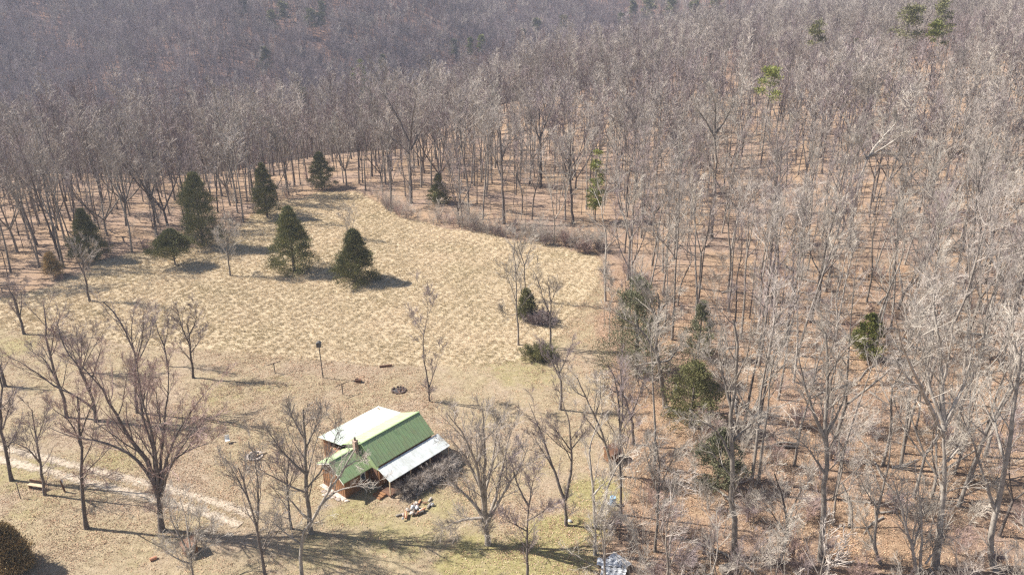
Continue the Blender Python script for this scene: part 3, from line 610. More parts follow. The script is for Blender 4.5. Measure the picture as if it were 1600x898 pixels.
HER = [
 ((253, 828), [[(253, 828), (249, 795), (246, 760)], [.75, (247, 775), (235, 730), (205, 688), (176, 640), (155, 600), (128, 572)], [.5, (243, 760), (218, 722), (186, 700), (150, 688), (112, 682), (78, 668)],
    [.5, (247, 768), (244, 715), (233, 665), (222, 620), (215, 578)], [.5, (249, 768), (252, 720), (256, 668), (263, 610), (262, 560)], [.45, (250, 766), (262, 712), (282, 668), (306, 632), (332, 600)],
    [.35, (252, 770), (270, 722), (302, 700), (338, 690)], [.45, (247, 770), (238, 700), (222, 640), (240, 575)], [.35, (252, 775), (266, 730), (290, 690), (322, 640)]],
    'huge many stemmed bare tree with reddish twig tips beside the dirt track', dict(r=.44, twig='twig_red', dens=1.4, seed=1, big=6)),
 ((135, 825), [[(135, 825), (131, 790), (128, 745), (128, 700), (124, 655), (121, 620)], [.4, (128, 700), (110, 660), (85, 640), (70, 625)], [.3, (130, 748), (142, 738), (165, 745)], [.4, (126, 680), (140, 640), (150, 610)]],
    'slim dark bare tree with reddish top standing left of the huge many stemmed one', dict(r=.26, twig='twig_red', seed=2)),
 ((150, 658), [[(150, 658), (146, 630), (138, 605), (128, 580)], [.6, (147, 640), (122, 620), (92, 606), (60, 585), (30, 565), (2, 552)], [.6, (142, 615), (120, 570), (100, 540), (88, 500)], [.5, (140, 610), (150, 570), (160, 540)]],
    'bare tree with one very long limb reaching toward the left edge', dict(r=.3, seed=3, twig='twig_red')),
 ((104, 652), [[(104, 652), (98, 620), (88, 590), (78, 555), (72, 520), (68, 475)], [.6, (92, 602), (72, 565), (45, 545)], [.4, (78, 560), (85, 520), (95, 490)]],
    'tall thin dark tree rising straight over the pale meadow at left', dict(r=.25, seed=4)),
 ((18, 750), [[(18, 750), (8, 700), (1, 655), (3, 610), (-5, 570)], [.5, (4, 670), (14, 640), (22, 625)], [.4, (8, 700), (20, 690), (30, 680)]],
    'leaning dark tree at the left edge above the mown grass', dict(r=.24, seed=5)),
 ((70, 773), [[(70, 773), (63, 725), (56, 680), (50, 640)], [.6, (62, 722), (42, 700), (12, 688)], [.4, (57, 690), (66, 665), (72, 640)]],
    'thin leaning tree beside the wooden bench at lower left', dict(r=.2, seed=6)),
 ((8, 603), [[(8, 603), (1, 576), (-8, 545)], [.6, (1, 578), (-8, 570), (-20, 560)]], 'dark trunk cut by the left edge with a long shadow to its right', dict(r=.3, seed=7, dens=.8)),
 ((214, 645), [[(214, 645), (212, 600), (212, 560), (198, 520), (180, 490), (162, 472)], [.6, (212, 570), (222, 530), (225, 480)], [.5, (212, 562), (205, 520), (210, 480)], [.5, (213, 570), (232, 530), (238, 500)]],
    'bare tree with a long bent stem reaching up left over the meadow edge', dict(r=.22, seed=8)),
 ((223, 658), [[(223, 658), (219, 625), (217, 595), (213, 560)], [.5, (219, 625), (205, 590), (190, 565)], [.5, (219, 615), (232, 590), (240, 570)]], 'short dark tree standing behind the crown of the huge many stemmed tree', dict(r=.18, seed=9, twig='twig_red')),
 ((125, 582), [[(125, 582), (127, 560), (128, 530)], [.7, (125, 580), (112, 545), (98, 515)], [.7, (126, 578), (122, 540), (118, 505)], [.7, (127, 578), (138, 545), (148, 512)], [.6, (128, 578), (148, 540), (168, 500)], [.5, (127, 580), (120, 560), (95, 540)]],
    'cluster of thin straight stems fanning upward at the left meadow edge', dict(r=.13, seed=10, big=3)),
 ((38, 522), [[(38, 522), (30, 495), (24, 470), (10, 445)], [.6, (29, 492), (22, 470), (18, 450)], [.5, (31, 496), (34, 470), (32, 450)]], 'low dark forked tree near the left edge with its shadow crossing grass', dict(r=.26, seed=11, group=MG)),
 ((140, 471), [[(140, 471), (134, 440), (129, 410), (125, 380)], [.6, (132, 430), (120, 405), (112, 385)], [.5, (131, 420), (142, 400), (150, 380)]], 'grey bare tree in front of the leftmost dark meadow cedar', dict(r=.24, seed=12, group=MG, twig='twig_grey')),
 ((302, 590), [[(302, 590), (299, 560), (296, 530), (292, 505)], [.6, (297, 540), (284, 510), (276, 480)], [.5, (295, 525), (306, 500), (304, 475)], [.4, (299, 550), (310, 535), (318, 520)]], 'bare tree at the mown edge left of the tall pole', dict(r=.22, seed=13, group=MG)),
 ((262, 572), [[(262, 572), (256, 540), (246, 515), (240, 490)], [.6, (256, 545), (262, 515), (265, 495)]], 'thin two stemmed tree just left of the mown edge tree', dict(r=.14, seed=14, group=MG)),
 ((360, 431), [[(360, 431), (357, 405), (352, 380), (348, 350)], [.6, (356, 400), (344, 380), (336, 362)], [.6, (356, 395), (366, 375), (370, 358)], [.5, (353, 385), (360, 362), (358, 345)]],
    'small pale bare tree standing alone between the meadow cedars', dict(r=.2, seed=15, group=MG, bark='grey', twig='twig_pale', dens=1.2)),
 ((545, 372), [[(545, 372), (540, 350), (533, 330)], [.7, (543, 368), (552, 350), (555, 330)], [.6, (542, 360), (545, 345), (543, 325)]], 'thin grey sapling pair rising behind the broad meadow cedar', dict(r=.1, seed=16, group=MG, bark='grey', twig='twig_pale', big=2.5)),
 ((487, 832), [[(487, 832), (482, 795), (478, 755), (478, 710), (476, 670), (474, 640)], [.5, (478, 740), (450, 715), (430, 690), (416, 668)], [.4, (480, 762), (505, 730), (520, 695), (532, 665)], [.4, (480, 770), (452, 758), (422, 742), (394, 726)],
    [.35, (478, 700), (492, 670), (505, 645)], [.35, (477, 690), (462, 662), (452, 640)]], 'grey tree just left of the cabin with limbs overlapping its roof', dict(r=.3, seed=17, bark='grey', twig='twig_grey', dens=1.2, big=5)),
 ((455, 826), [[(455, 826), (451, 790), (449, 750), (452, 715)], [.5, (450, 770), (458, 740), (464, 720)], [.4, (449, 750), (440, 730), (435, 705)]], 'thin dark stem close left of the grey tree by the cabin', dict(r=.16, seed=18)),
 ((472, 905), [[(472, 905), (470, 870), (474, 835), (490, 808), (512, 770), (535, 735), (556, 700)], [.7, (484, 812), (470, 800), (445, 770)], [.6, (498, 792), (525, 768), (560, 758), (590, 752)], [.5, (470, 850), (450, 835), (432, 820), (418, 808)], [.5, (512, 770), (520, 745), (522, 720)], [.5, (540, 730), (552, 722), (566, 716)]],
    'near bare tree at the bottom with a pale limb slanting across the cabin front', dict(r=.22, seed=19, bark='pale', twig='twig_pale', dens=.75, big=3)),
 ((416, 905), [[(416, 905), (408, 860), (398, 815), (386, 770), (372, 730)], [.6, (402, 830), (404, 780), (400, 730), (395, 690)], [.5, (390, 785), (370, 745), (352, 715)], [.4, (408, 862), (425, 820), (440, 790)]],
    'forked dark tree at the bottom edge left of the pale limbed one', dict(r=.2, seed=20, bark='dark', twig='twig_grey')),
 ((302, 903), [[(302, 903), (300, 885), (298, 868)], [.8, (298, 872), (282, 840), (268, 812), (262, 780)], [.7, (299, 872), (294, 835), (288, 800), (280, 770)], [.6, (299, 872), (310, 835), (312, 800)], [.6, (297, 880), (272, 870), (250, 852)], [.5, (300, 872), (322, 850), (336, 820)]],
    'small crooked tree at the bottom edge in front of the little orange shed', dict(r=.17, seed=21, bark='grey', twig='twig_pale', big=3)),
 ((763, 850), [[(763, 850), (761, 832), (759, 812)], [.6, (758, 815), (742, 788), (716, 762), (692, 744)], [.6, (759, 814), (752, 765), (742, 720), (725, 680), (698, 645)], [.65, (760, 814), (757, 760), (757, 700), (754, 640)], [.55, (763, 814), (776, 770), (788, 715), (800, 665)],
    [.5, (764, 812), (785, 772), (812, 730), (826, 696)], [.45, (757, 808), (722, 812), (694, 824)], [.4, (757, 770), (770, 720), (778, 650)], [.4, (750, 760), (728, 715), (706, 688)]],
    'large spreading grey tree on the yard right of the cabin porch', dict(r=.42, seed=22, bark='grey', twig='twig_grey', dens=1.35, big=5)),
 ((885, 820), [[(885, 820), (884, 800), (882, 778)], [.75, (882, 780), (866, 735), (851, 690), (835, 650), (826, 628)], [.75, (883, 780), (892, 740), (892, 702), (888, 656), (878, 620)], [.4, (865, 732), (845, 700), (832, 676)], [.4, (892, 702), (902, 690), (912, 680)], [.35, (891, 702), (878, 684), (864, 665)]],
    'Y shaped dark tree on the green patch left of the blue barrel', dict(r=.26, seed=23, dens=.9)),
 ((824, 905), [[(824, 905), (824, 850), (825, 800), (827, 785)], [.7, (826, 790), (812, 764), (802, 734), (796, 705)], [.5, (825, 830), (802, 818), (782, 808)], [.5, (826, 812), (846, 800), (864, 784)], [.5, (827, 788), (832, 755), (840, 735)]],
    'thin tree at the bottom edge between the spreading and the Y shaped trees', dict(r=.17, seed=24)),
 ((930, 866), [[(930, 866), (930, 840), (930, 820)], [.8, (930, 822), (928, 780), (923, 735), (921, 705), (928, 680), (942, 640)], [.75, (932, 818), (944, 784), (954, 748), (974, 715), (990, 700)], [.5, (928, 772), (938, 760), (952, 748)], [.4, (975, 714), (972, 700), (968, 690)]],
    'pale crooked two stemmed tree in front of the blue barrel', dict(r=.24, seed=25, bark='pale', twig='twig_pale', dens=.7, big=3)),
 ((956, 742), [[(956, 742), (951, 710), (944, 688), (932, 655), (915, 620), (902, 590)], [.6, (944, 690), (925, 665), (905, 640)], [.5, (930, 650), (938, 620), (938, 590)], [.4, (915, 620), (900, 612), (888, 600)]], 'leaning bare tree touching the small plank shed', dict(r=.2, seed=26, bark='grey', twig='twig_pale')),
 ((970, 744), [[(970, 744), (969, 700), (968, 660), (966, 625), (960, 590)], [.5, (968, 670), (980, 640), (985, 620)]], 'straight dark tree directly right of the small plank shed', dict(r=.2, seed=27)),
 ((990, 694), [[(990, 694), (988, 660), (980, 632), (966, 598), (950, 572)], [.6, (986, 650), (998, 620), (1006, 590)], [.5, (975, 620), (955, 608), (935, 595)]], 'dark curved tree behind the small plank shed', dict(r=.22, seed=28)),
 ((1040, 636), [[(1040, 636), (1036, 605), (1030, 572), (1026, 545), (1027, 512), (1031, 482), (1027, 458)], [.55, (1029, 566), (1008, 568), (985, 572)], [.55, (1031, 566), (1048, 560), (1068, 530)], [.55, (1027, 556), (1000, 514), (975, 498), (952, 480)], [.45, (1031, 484), (1045, 470), (1060, 456)], [.45, (1028, 500), (1010, 470), (996, 440)], [.4, (1028, 520), (1045, 500), (1058, 490)]],
    'thick dark trunked tree with pale limbs over the big ragged cedar', dict(r=.38, seed=29, bark='grey', twig='twig_pale', dens=1.1)),
 ((671, 627), [[(671, 627), (670, 615), (670, 606)], [.75, (670, 607), (662, 555), (662, 522), (669, 492), (667, 470), (658, 450)], [.6, (670, 607), (676, 588), (682, 570), (688, 546)], [.35, (662, 524), (650, 505), (641, 492)], [.3, (670, 490), (678, 470), (674, 455)]],
    'slender V forked tree alone on the mown grass behind the cabin', dict(r=.15, seed=30, dens=.8, big=1.8)),
 ((810, 539), [[(810, 539), (809, 500), (807, 458), (805, 418), (803, 390), (806, 365)], [.5, (806, 470), (796, 440), (787, 415)], [.4, (808, 490), (795, 492), (781, 482)], [.4, (806, 430), (815, 400), (822, 380)]], 'tall thin pale tree in the right part of the meadow, front of the three', dict(r=.17, seed=31, group=MG, bark='grey', twig='twig_pale', big=3.5)),
 ((820, 472), [[(820, 472), (820, 440), (819, 414), (811, 390), (806, 365)], [.7, (820, 414), (828, 390), (834, 370)], [.5, (816, 460), (812, 440), (811, 424)]], 'thin pale tree rising out of the small green cedar', dict(r=.15, seed=32, group=MG, bark='grey', twig='twig_pale', big=3)),
 ((862, 545), [[(862, 545), (860, 515), (860, 492), (861, 472), (855, 440)], [.6, (860, 492), (848, 463), (838, 432), (826, 416)], [.4, (861, 472), (868, 455), (872, 445)]], 'dark forked tree over the leaning brush at the meadow right edge', dict(r=.18, seed=33, group=MG, twig='twig_grey', big=2.5)),
 ((875, 640), [[(875, 640), (877, 610), (873, 580), (866, 560)], [.6, (874, 590), (860, 560), (845, 535)], [.6, (873, 585), (885, 560), (892, 540)]], 'grey tree behind the Y shaped one with a brushy dark top', dict(r=.24, seed=34, bark='grey', twig='twig_dark', big=2.5)),
 ((1462, 885), [[(1462, 885), (1468, 830), (1474, 770), (1476, 710), (1475, 670)], [.75, (1475, 672), (1472, 610), (1469, 550), (1462, 490), (1455, 440)], [.6, (1474, 680), (1450, 630), (1432, 590), (1412, 545), (1400, 500)], [.5, (1477, 660), (1498, 620), (1512, 580), (1525, 530)], [.4, (1480, 720), (1498, 700), (1510, 670)], [.5, (1474, 660), (1455, 610), (1445, 560), (1430, 500)], [.4, (1472, 610), (1482, 560), (1490, 500)]],
    'tallest pale tree of the lower right woods with a broom of upward limbs', dict(r=.42, seed=35, bark='pale', twig='twig_pale', group=WG, dens=1.2, big=5)),
 ((1283, 875), [[(1283, 875), (1286, 820), (1288, 760), (1291, 700), (1290, 640), (1294, 580), (1290, 520)], [.6, (1290, 690), (1270, 640), (1255, 590), (1245, 540)], [.5, (1291, 680), (1312, 640), (1325, 600)], [.45, (1290, 640), (1300, 590), (1315, 540)], [.4, (1289, 740), (1262, 700), (1240, 680)]],
    'tall pale straight tree in the woods right of the blue barrel', dict(r=.36, seed=36, bark='pale', twig='twig_pale', group=WG, dens=1.15)),
 ((1150, 868), [[(1150, 868), (1148, 820), (1144, 770), (1144, 700), (1143, 640), (1150, 570), (1146, 500)], [.5, (1144, 720), (1125, 680), (1100, 660), (1080, 655)], [.5, (1144, 690), (1170, 665), (1195, 650)], [.5, (1143, 640), (1130, 590), (1122, 540)], [.4, (1147, 600), (1165, 560), (1175, 520)]],
    'tall grey tree with drooping pale side limbs over the tangled brush', dict(r=.36, seed=37, bark='grey', twig='twig_pale', group=WG, dens=1.1)),
 ((1024, 862), [[(1024, 862), (1026, 830), (1028, 780), (1030, 730), (1026, 690)], [.6, (1028, 770), (1015, 730), (1005, 690)], [.6, (1029, 770), (1045, 730), (1062, 700)], [.5, (1027, 800), (1040, 785), (1055, 760)]],
    'thin grey tree in the brush right of the fallen pale tin sheets', dict(r=.18, seed=38, bark='grey', twig='twig_pale', group=WG)),
 ((1218, 880), [[(1218, 880), (1226, 850), (1230, 820), (1224, 780), (1210, 740)], [.6, (1230, 820), (1245, 780), (1262, 745)], [.5, (1228, 835), (1205, 800), (1190, 780)]], 'small dark tree left of the tall pale straight one in the lower woods', dict(r=.2, seed=39, group=WG, twig='twig_pale')),
 ((1556, 890), [[(1556, 890), (1548, 840), (1560, 780), (1575, 700), (1590, 610), (1596, 540)], [.6, (1556, 800), (1535, 740), (1520, 690), (1500, 640)], [.5, (1570, 720), (1552, 650), (1545, 590)]], 'big pale tree leaning right at the lower right edge', dict(r=.36, seed=40, bark='pale', twig='twig_pale', group=WG)),
 ((1378, 880), [[(1378, 880), (1366, 850), (1372, 800), (1385, 740), (1392, 690)], [.7, (1366, 850), (1350, 815), (1338, 790)], [.5, (1374, 800), (1355, 770), (1340, 740)]], 'low crooked tree in front of the lower right woods', dict(r=.2, seed=41, bark='grey', twig='twig_pale', group=WG)),
 ((1436, 898), [[(1440, 905), (1428, 870), (1418, 830), (1408, 790), (1395, 750)], [.8, (1438, 890), (1440, 840), (1436, 780), (1430, 720)], [.6, (1446, 880), (1465, 855), (1478, 845)], [.6, (1425, 860), (1440, 810), (1455, 760)]], 'pale multi stemmed tree at the bottom edge below the tallest pale tree', dict(r=.22, seed=42, bark='pale', twig='twig_pale', group=WG)),
 ((1327, 387), [[(1327, 387), (1331, 345), (1340, 298), (1355, 248)], [.8, (1354, 250), (1370, 226), (1381, 212), (1378, 180)], [.6, (1353, 246), (1345, 228), (1338, 220)], [.6, (1356, 246), (1385, 228), (1418, 205)], [.5, (1357, 246), (1378, 240), (1402, 245)], [.5, (1380, 214), (1398, 195), (1402, 180)]],
    'white barked crooked tree standing out in the right hand woods', dict(r=.44, seed=43, bark='pale', twig='twig_pale', group=WG, big=6, dens=1.5)),
 ((1390, 350), [[(1390, 350), (1402, 318), (1418, 282), (1428, 262)], [.7, (1420, 280), (1440, 262), (1452, 256)], [.6, (1408, 305), (1430, 300), (1446, 296)], [.5, (1400, 322), (1396, 290), (1398, 250)]], 'pale leaning tree right of the white barked crooked one', dict(r=.32, seed=44, bark='pale', twig='twig_pale', group=WG, dens=1.4)),
 ((1112, 372), [[(1112, 372), (1115, 320), (1118, 260), (1117, 205)], [.6, (1117, 215), (1100, 185), (1085, 165)], [.6, (1118, 210), (1135, 185), (1145, 160)], [.5, (1117, 205), (1118, 170), (1112, 140)]], 'thick dark straight tree with a pale forked top left of the lone pine', dict(r=.42, seed=45, bark='grey', group=WG, twig='twig_pale', dens=1.6, big=6)),
 ((1208, 335), [[(1208, 335), (1213, 290), (1214, 240), (1212, 200)], [.7, (1213, 245), (1200, 205), (1196, 180)], [.7, (1214, 240), (1235, 205), (1240, 185)]], 'pale twin topped tree just right of the lone pine', dict(r=.36, seed=46, bark='pale', twig='twig_pale', group=WG, dens=1.5, big=5.5)),
 ((642, 318), [[(642, 318), (642, 280), (640, 240), (640, 220)], [.7, (641, 228), (625, 190), (605, 155), (590, 130)], [.7, (641, 225), (645, 180), (652, 145)], [.6, (642, 235), (665, 190), (680, 160)], [.5, (640, 240), (612, 215), (590, 200)]], 'wide crowned dark oak at the woods edge right above the meadow tip', dict(r=.42, seed=47, group=WG, twig='twig_grey', dens=1.5, big=6)),
 ((788, 350), [[(788, 350), (786, 300), (784, 255), (780, 200)], [.6, (785, 280), (770, 240), (758, 200)], [.5, (784, 250), (798, 210), (805, 170)]], 'dark oak closest to the meadow in the middle of the far woods edge', dict(r=.38, seed=48, group=WG, twig='twig_grey', dens=1.4, big=5.5)),
 ((845, 293), [[(845, 293), (845, 255), (844, 215), (842, 170)], [.6, (844, 220), (830, 185), (822, 160)], [.6, (844, 216), (858, 180), (866, 155)]], 'heavy dark straight trunk behind the far woods edge', dict(r=.42, seed=49, group=WG, twig='twig_grey', dens=1.4, big=5.5)),
 ((244, 367), [[(244, 367), (240, 335), (234, 310)], [.8, (235, 312), (225, 292), (212, 270), (195, 250)], [.8, (235, 312), (242, 285), (248, 262)], [.5, (234, 310), (232, 280), (228, 255)]], 'dark V forked tree at the woods edge behind the small umbrella cedar', dict(r=.38, seed=50, group=WG, twig='twig_grey', dens=1.5, big=6)),
 ((895, 350), [[(895, 350), (893, 310), (890, 270), (892, 220)], [.5, (891, 285), (880, 250), (872, 220)]], 'dark trunk just left of the slender yellow green pine', dict(r=.34, seed=51, group=WG, twig='twig_grey')),
]
hero_xy = []
for (b_, lm, lb, kw) in HER:
    o = hero(b_, lm, lb, **kw); hero_xy.append(tuple(o.location[:2]))

# ---------------------------------------------------------------- the woods
def jitter_grid(x0, x1, y0, y1, s, g):
    xx, yy = np.meshgrid(np.arange(x0, x1, s), np.arange(y0, y1, s)); xx = xx + g.uniform(-.48, .48, xx.shape) * s; yy = yy + g.uniform(-.48, .48, yy.shape) * s
    return xx.ravel(), yy.ravel()
g = np.random.default_rng(11); TX, TY = [], []
for (y0, y1, s) in [(40, 130, 4.1), (130, 220, 4.4), (220, 380, 5.0), (380, 620, 4.5), (620, 1000, 5.2), (1000, 1350, 12)]:
    lim = .62 * y1 + 60; x_, y_ = jitter_grid(-lim, lim, y0, y1, s, g)
    k = (x_ > -(.60 * y_ + 13) - 28) & (x_ < .60 * y_ + 13 + 12) & ~inpoly(x_, y_, clear); TX.append(x_[k]); TY.append(y_[k])
TX = np.concatenate(TX); TY = np.concatenate(TY)
# thin the edge just above the meadow so its hedge and floor show, and keep clear of the named trees
HX = np.array(hero_xy); keep = np.ones(len(TX), bool)
for hx, hy in HX: keep &= np.hypot(TX - hx, TY - hy) > 2.6
for o in S.objects:      # the big trees of the woods stand a little apart, as they do in the photograph
    if o.get('group') == WG:
        lng = 22 if o.location.y > 105 else 5
        ex, ey = o.location[:2]; dd = math.hypot(ex, ey); ux, uy = ex / dd, ey / dd; al = (ex - TX) * ux + (ey - TY) * uy; la = np.abs((TX - ex) * uy - (TY - ey) * ux); keep &= ~((al > -2) & (al < lng) & (la < 3.4))
shed_xy = at(957, 718); keep &= np.hypot(TX - shed_xy[0], TY - shed_xy[1]) > 2.5
ev = np.array([tuple(o.location[:2]) for o in S.objects if o.type == 'EMPTY' and o.name.startswith('cedar')])
for hx, hy in ev: keep &= np.hypot(TX - hx, TY - hy) > 3.2
keep &= g.uniform(0, 1, len(TX)) > .13 + .25 * (wobble(TX, TY, .25) > .35)
for o in S.objects:      # evergreens stand in small openings of the woods
    if o.name.startswith('pine_tree') or o.name.startswith('cedar_tree'):
        ex, ey = o.location[:2]; dd = math.hypot(ex, ey); ux, uy = ex / dd, ey / dd; al = (ex - TX) * ux + (ey - TY) * uy; la = np.abs((TX - ex) * uy - (TY - ey) * ux)
        keep &= ~((al > -2) & (al < ((42 if ey > 290 else 38) if o.name.startswith('pine') else 17)) & (la < ((4.0 if ey > 290 else 4.5) if o.name.startswith('pine') else 3.2)))
TX, TY = TX[keep], TY[keep]; TZ = hgt(TX, TY)
dist = np.hypot(TX, TY); order = np.argsort(dist + 25 * (TY < 56)); TX, TY, TZ, dist = [q[order] for q in (TX, TY, TZ, dist)]
rightside = (TX > -5) & (TY < 150)
pr_near = np.array([1.2, .8, 1.3, .8, .6, .35, .8, .25, .15, 2.2, 2.4, 1.6, .6, .9]); pr_far = np.array([1.6, 1.6, .6, .4, .9, .7, .3, .7, .6, 2.0, .8, 2.2, .6, 1.4])
pick = np.where(rightside, g.choice(14, len(TX), p=pr_near / pr_near.sum()), g.choice(14, len(TX), p=pr_far / pr_far.sum()))
hill = (TY > 330) & (TX < 60 + (TY - 330) * .12)       # darker tree kinds put the far hillside's shade into their colour
pick = np.where(hill, g.choice([1, 5, 8, 11, 4, 7], len(TX), p=[.28, .24, .2, .14, .07, .07]), pick)
SC = g.uniform(.68, 1.08, len(TX)) * np.where(TY < 56, .72, 1); NEAR = 300 - len(HER)
in_view = (np.abs(TX) < .59 * TY + 12) & (TY > 44)
nearidx = np.where(in_view)[0][:NEAR]; isn = np.zeros(len(TX), bool); isn[nearidx] = True
dk = {'tall': 'straight high crowned', 'fork': 'forked', 'oak': 'broad crowned', 'slim': 'thin pole like', 'crook': 'crooked'}
bkn = {'grey': 'grey barked', 'dark': 'dark barked', 'pale': 'pale barked'}
def pix(x, y, z):
    dep = y * math.cos(PITCH) - (z - CAM_H) * math.sin(PITCH); return 800 + F * x / dep, 449 - F * (y * math.sin(PITCH) + (z - CAM_H) * math.cos(PITCH)) / dep
LANDMARKS = [((957, 782), 'the blue barrel'), ((957, 715), 'the small plank shed'), ((962, 888), 'the crumpled tin sheets'), ((1040, 636), 'the ragged dark cedar'),
    ((1075, 665), 'the olive cedar'), ((1120, 750), 'the shaded cedar'), ((1150, 868), 'the drooping grey tree'), ((1283, 875), 'the tall straight pale tree'), ((1462, 885), 'the tallest pale tree'),
    ((1556, 890), 'the big right leaning pale tree'), ((1350, 560), 'the yellow green cedar'), ((1327, 387), 'the white crooked tree'), ((1390, 350), 'the pale leaning tree'), ((1112, 372), 'the thick pale topped trunk'),
    ((1208, 335), 'the twin topped pale tree'), ((930, 345), 'the slender young pine'), ((845, 293), 'the heavy straight trunk'), ((788, 350), 'the meadow side oak'), ((686, 318), 'the small cedar under oaks'),
    ((642, 318), 'the wide crowned oak'), ((503, 295), 'the farthest meadow cedar'), ((418, 340), 'the conical cedar'), ((318, 385), 'the shaggy cedar'), ((244, 367), 'the V forked tree'), ((142, 405), 'the leftmost meadow cedar'),
    ((84, 432), 'the stunted brown cedar'), ((1090, 560), 'the dim cedar'), ((980, 420), 'the right meadow tip'), ((890, 400), 'the right end of the hedge'), ((720, 368), 'the middle of the hedge'), ((600, 330), 'the left end of the hedge'), ((1560, 600), 'the right picture edge'), ((1200, 480), 'the middle of the thicket')]
ORD = ['closest', 'second closest', 'third closest', 'fourth closest', 'fifth closest', 'sixth closest', 'seventh closest', 'eighth closest', 'ninth closest', 'tenth closest'] + [q + ' closest' for q in 'eleventh twelfth thirteenth fourteenth fifteenth sixteenth seventeenth eighteenth nineteenth twentieth'.split()]
def name_them(items, noun):
    """items: (object, look words); one label each, from its look and the landmark it stands by"""
    rows = {}
    for o, look in items:
        px, py = pix(*o.location); k = min(range(len(LANDMARKS)), key=lambda q: (LANDMARKS[q][0][0] - px) ** 2 + 2 * (LANDMARKS[q][0][1] - py) ** 2); (lx, ly), nm = LANDMARKS[k]
        dx, dy = px - lx, (py - ly) * 1.6; rel = ('right of' if dx > 0 else 'left of') if abs(dx) > abs(dy) else ('in front of' if dy > 0 else 'behind')
        rows.setdefault((look, rel, nm), []).append((dx * dx + dy * dy, o))
    for (look, rel, nm), L in rows.items():
        L.sort(key=lambda q: q[0])
        for n_, (_, o) in enumerate(L):
            o['label'] = ('' if len(L) == 1 else ORD[min(n_, 19)] + ' ') + look + ' ' + noun + ' ' + rel + ' ' + nm
TREES, SHRUBS = [], []
for i in nearidx:
    k, h, bk, t_o, c_o = VAR[pick[i]]
    r_ = empty('bare_tree', (TX[i], TY[i], TZ[i] - .05), g.uniform(0, 6.28)); r_.rotation_euler.x = g.normal(0, .03); r_.rotation_euler.y = g.normal(0, .03); r_.scale = (SC[i],) * 3
    tag(r_, None, 'bare tree', 'bare trees of the nearer woods'); TREES.append((r_, dk[k] + ' ' + bkn[bk]))
    for q in (t_o, c_o): c = q.copy(); link(c, r_)
name_them(TREES, 'tree')
j = np.where(~isn)[0]
scl = SC[j] * (1 + .0 * dist[j])
scatter('forest', np.stack([TX[j], TY[j], TZ[j] - .05], 1), np.stack([scl] * 3, 1), np.stack([g.normal(0, .03, len(j)), g.normal(0, .03, len(j)), g.uniform(0, 6.28, len(j))], 1), pick[j], fars,
        'leafless grey woods covering the ridges beyond the nearer trees')
print('trees', len(TX), 'individual', len(nearidx))

# brushy undergrowth
g = np.random.default_rng(21)
x_, y_ = jitter_grid(-200, 200, 44, 230, 3.6, g)
k = (np.abs(x_) < .60 * y_ + 15) & ~inpoly(x_, y_, clear); x_, y_ = x_[k], y_[k]
edge = np.zeros(len(x_)); CP = np.array(clear)
for a, b_ in zip(CP, np.roll(CP, -1, 0)):
    d_ = b_ - a; t = np.clip(((x_ - a[0]) * d_[0] + (y_ - a[1]) * d_[1]) / (d_ @ d_), 0, 1); edge = np.maximum(edge, np.exp(-(np.hypot(x_ - a[0] - t * d_[0], y_ - a[1] - t * d_[1]) / 5) ** 2))
dens = np.clip(.16 + .2 * edge + .75 * ((x_ > 8) & (x_ < 38) & (y_ < 78)) + .38 * (x_ > 10) * (y_ < 130), 0, 1); k = g.uniform(0, 1, len(x_)) < dens; x_, y_ = x_[k], y_[k]
hp = [at(*q)[:2] for q in CLEAR_PX[0:17]]; hp = spline(hp, 30); ex_ = np.repeat(hp, 3, 0); cn = np.array([-12, 95.]); od = nrm(ex_ - cn); ex_ = ex_ + od * np.abs(g.normal(0, 4.2, (len(ex_), 1))) + g.normal(0, .5, ex_.shape)
ex_ = ex_[g.uniform(0, 1, len(ex_)) < (.07 + .36 * (ex_[:, 0] > -28)) * (1 + .95 * wobble(ex_[:, 0], ex_[:, 1], .5))]; x_ = np.concatenate([x_, ex_[:, 0]]); y_ = np.concatenate([y_, ex_[:, 1]])
o_ = np.argsort(np.hypot(x_, y_)); x_, y_ = x_[o_], y_[o_]; z_ = hgt(x_, y_)
shn = ['pale twiggy', 'tall grey', 'low dark', 'tall pale', 'reddish brown']
pk = g.integers(0, 5, len(x_)); NS = 280
for i in range(min(NS, len(x_))):
    c = SHR[pk[i]].copy(); c.name = 'bare_shrub'; c.location = (x_[i], y_[i], z_[i] - .03); c.rotation_euler.z = g.uniform(0, 6.28); c.scale = (g.uniform(.7, 1.2) * (1.15 if y_[i] < 80 else .85),) * 3; link(c)
    tag(c, None, 'shrub', 'leafless shrubs under and beside the woods'); SHRUBS.append((c, shn[pk[i]]))
name_them(SHRUBS, 'shrub')
j = np.arange(NS, len(x_))
sc = g.uniform(.4, .95, len(j))
scatter('undergrowth', np.stack([x_[j], y_[j], z_[j]], 1), np.stack([sc] * 3, 1), np.stack([0 * sc, 0 * sc, g.uniform(0, 6.28, len(j))], 1), pk[j], shrubs_c, 'grey leafless brush under the farther trees and along the meadow edge')
print('shrubs', len(x_))

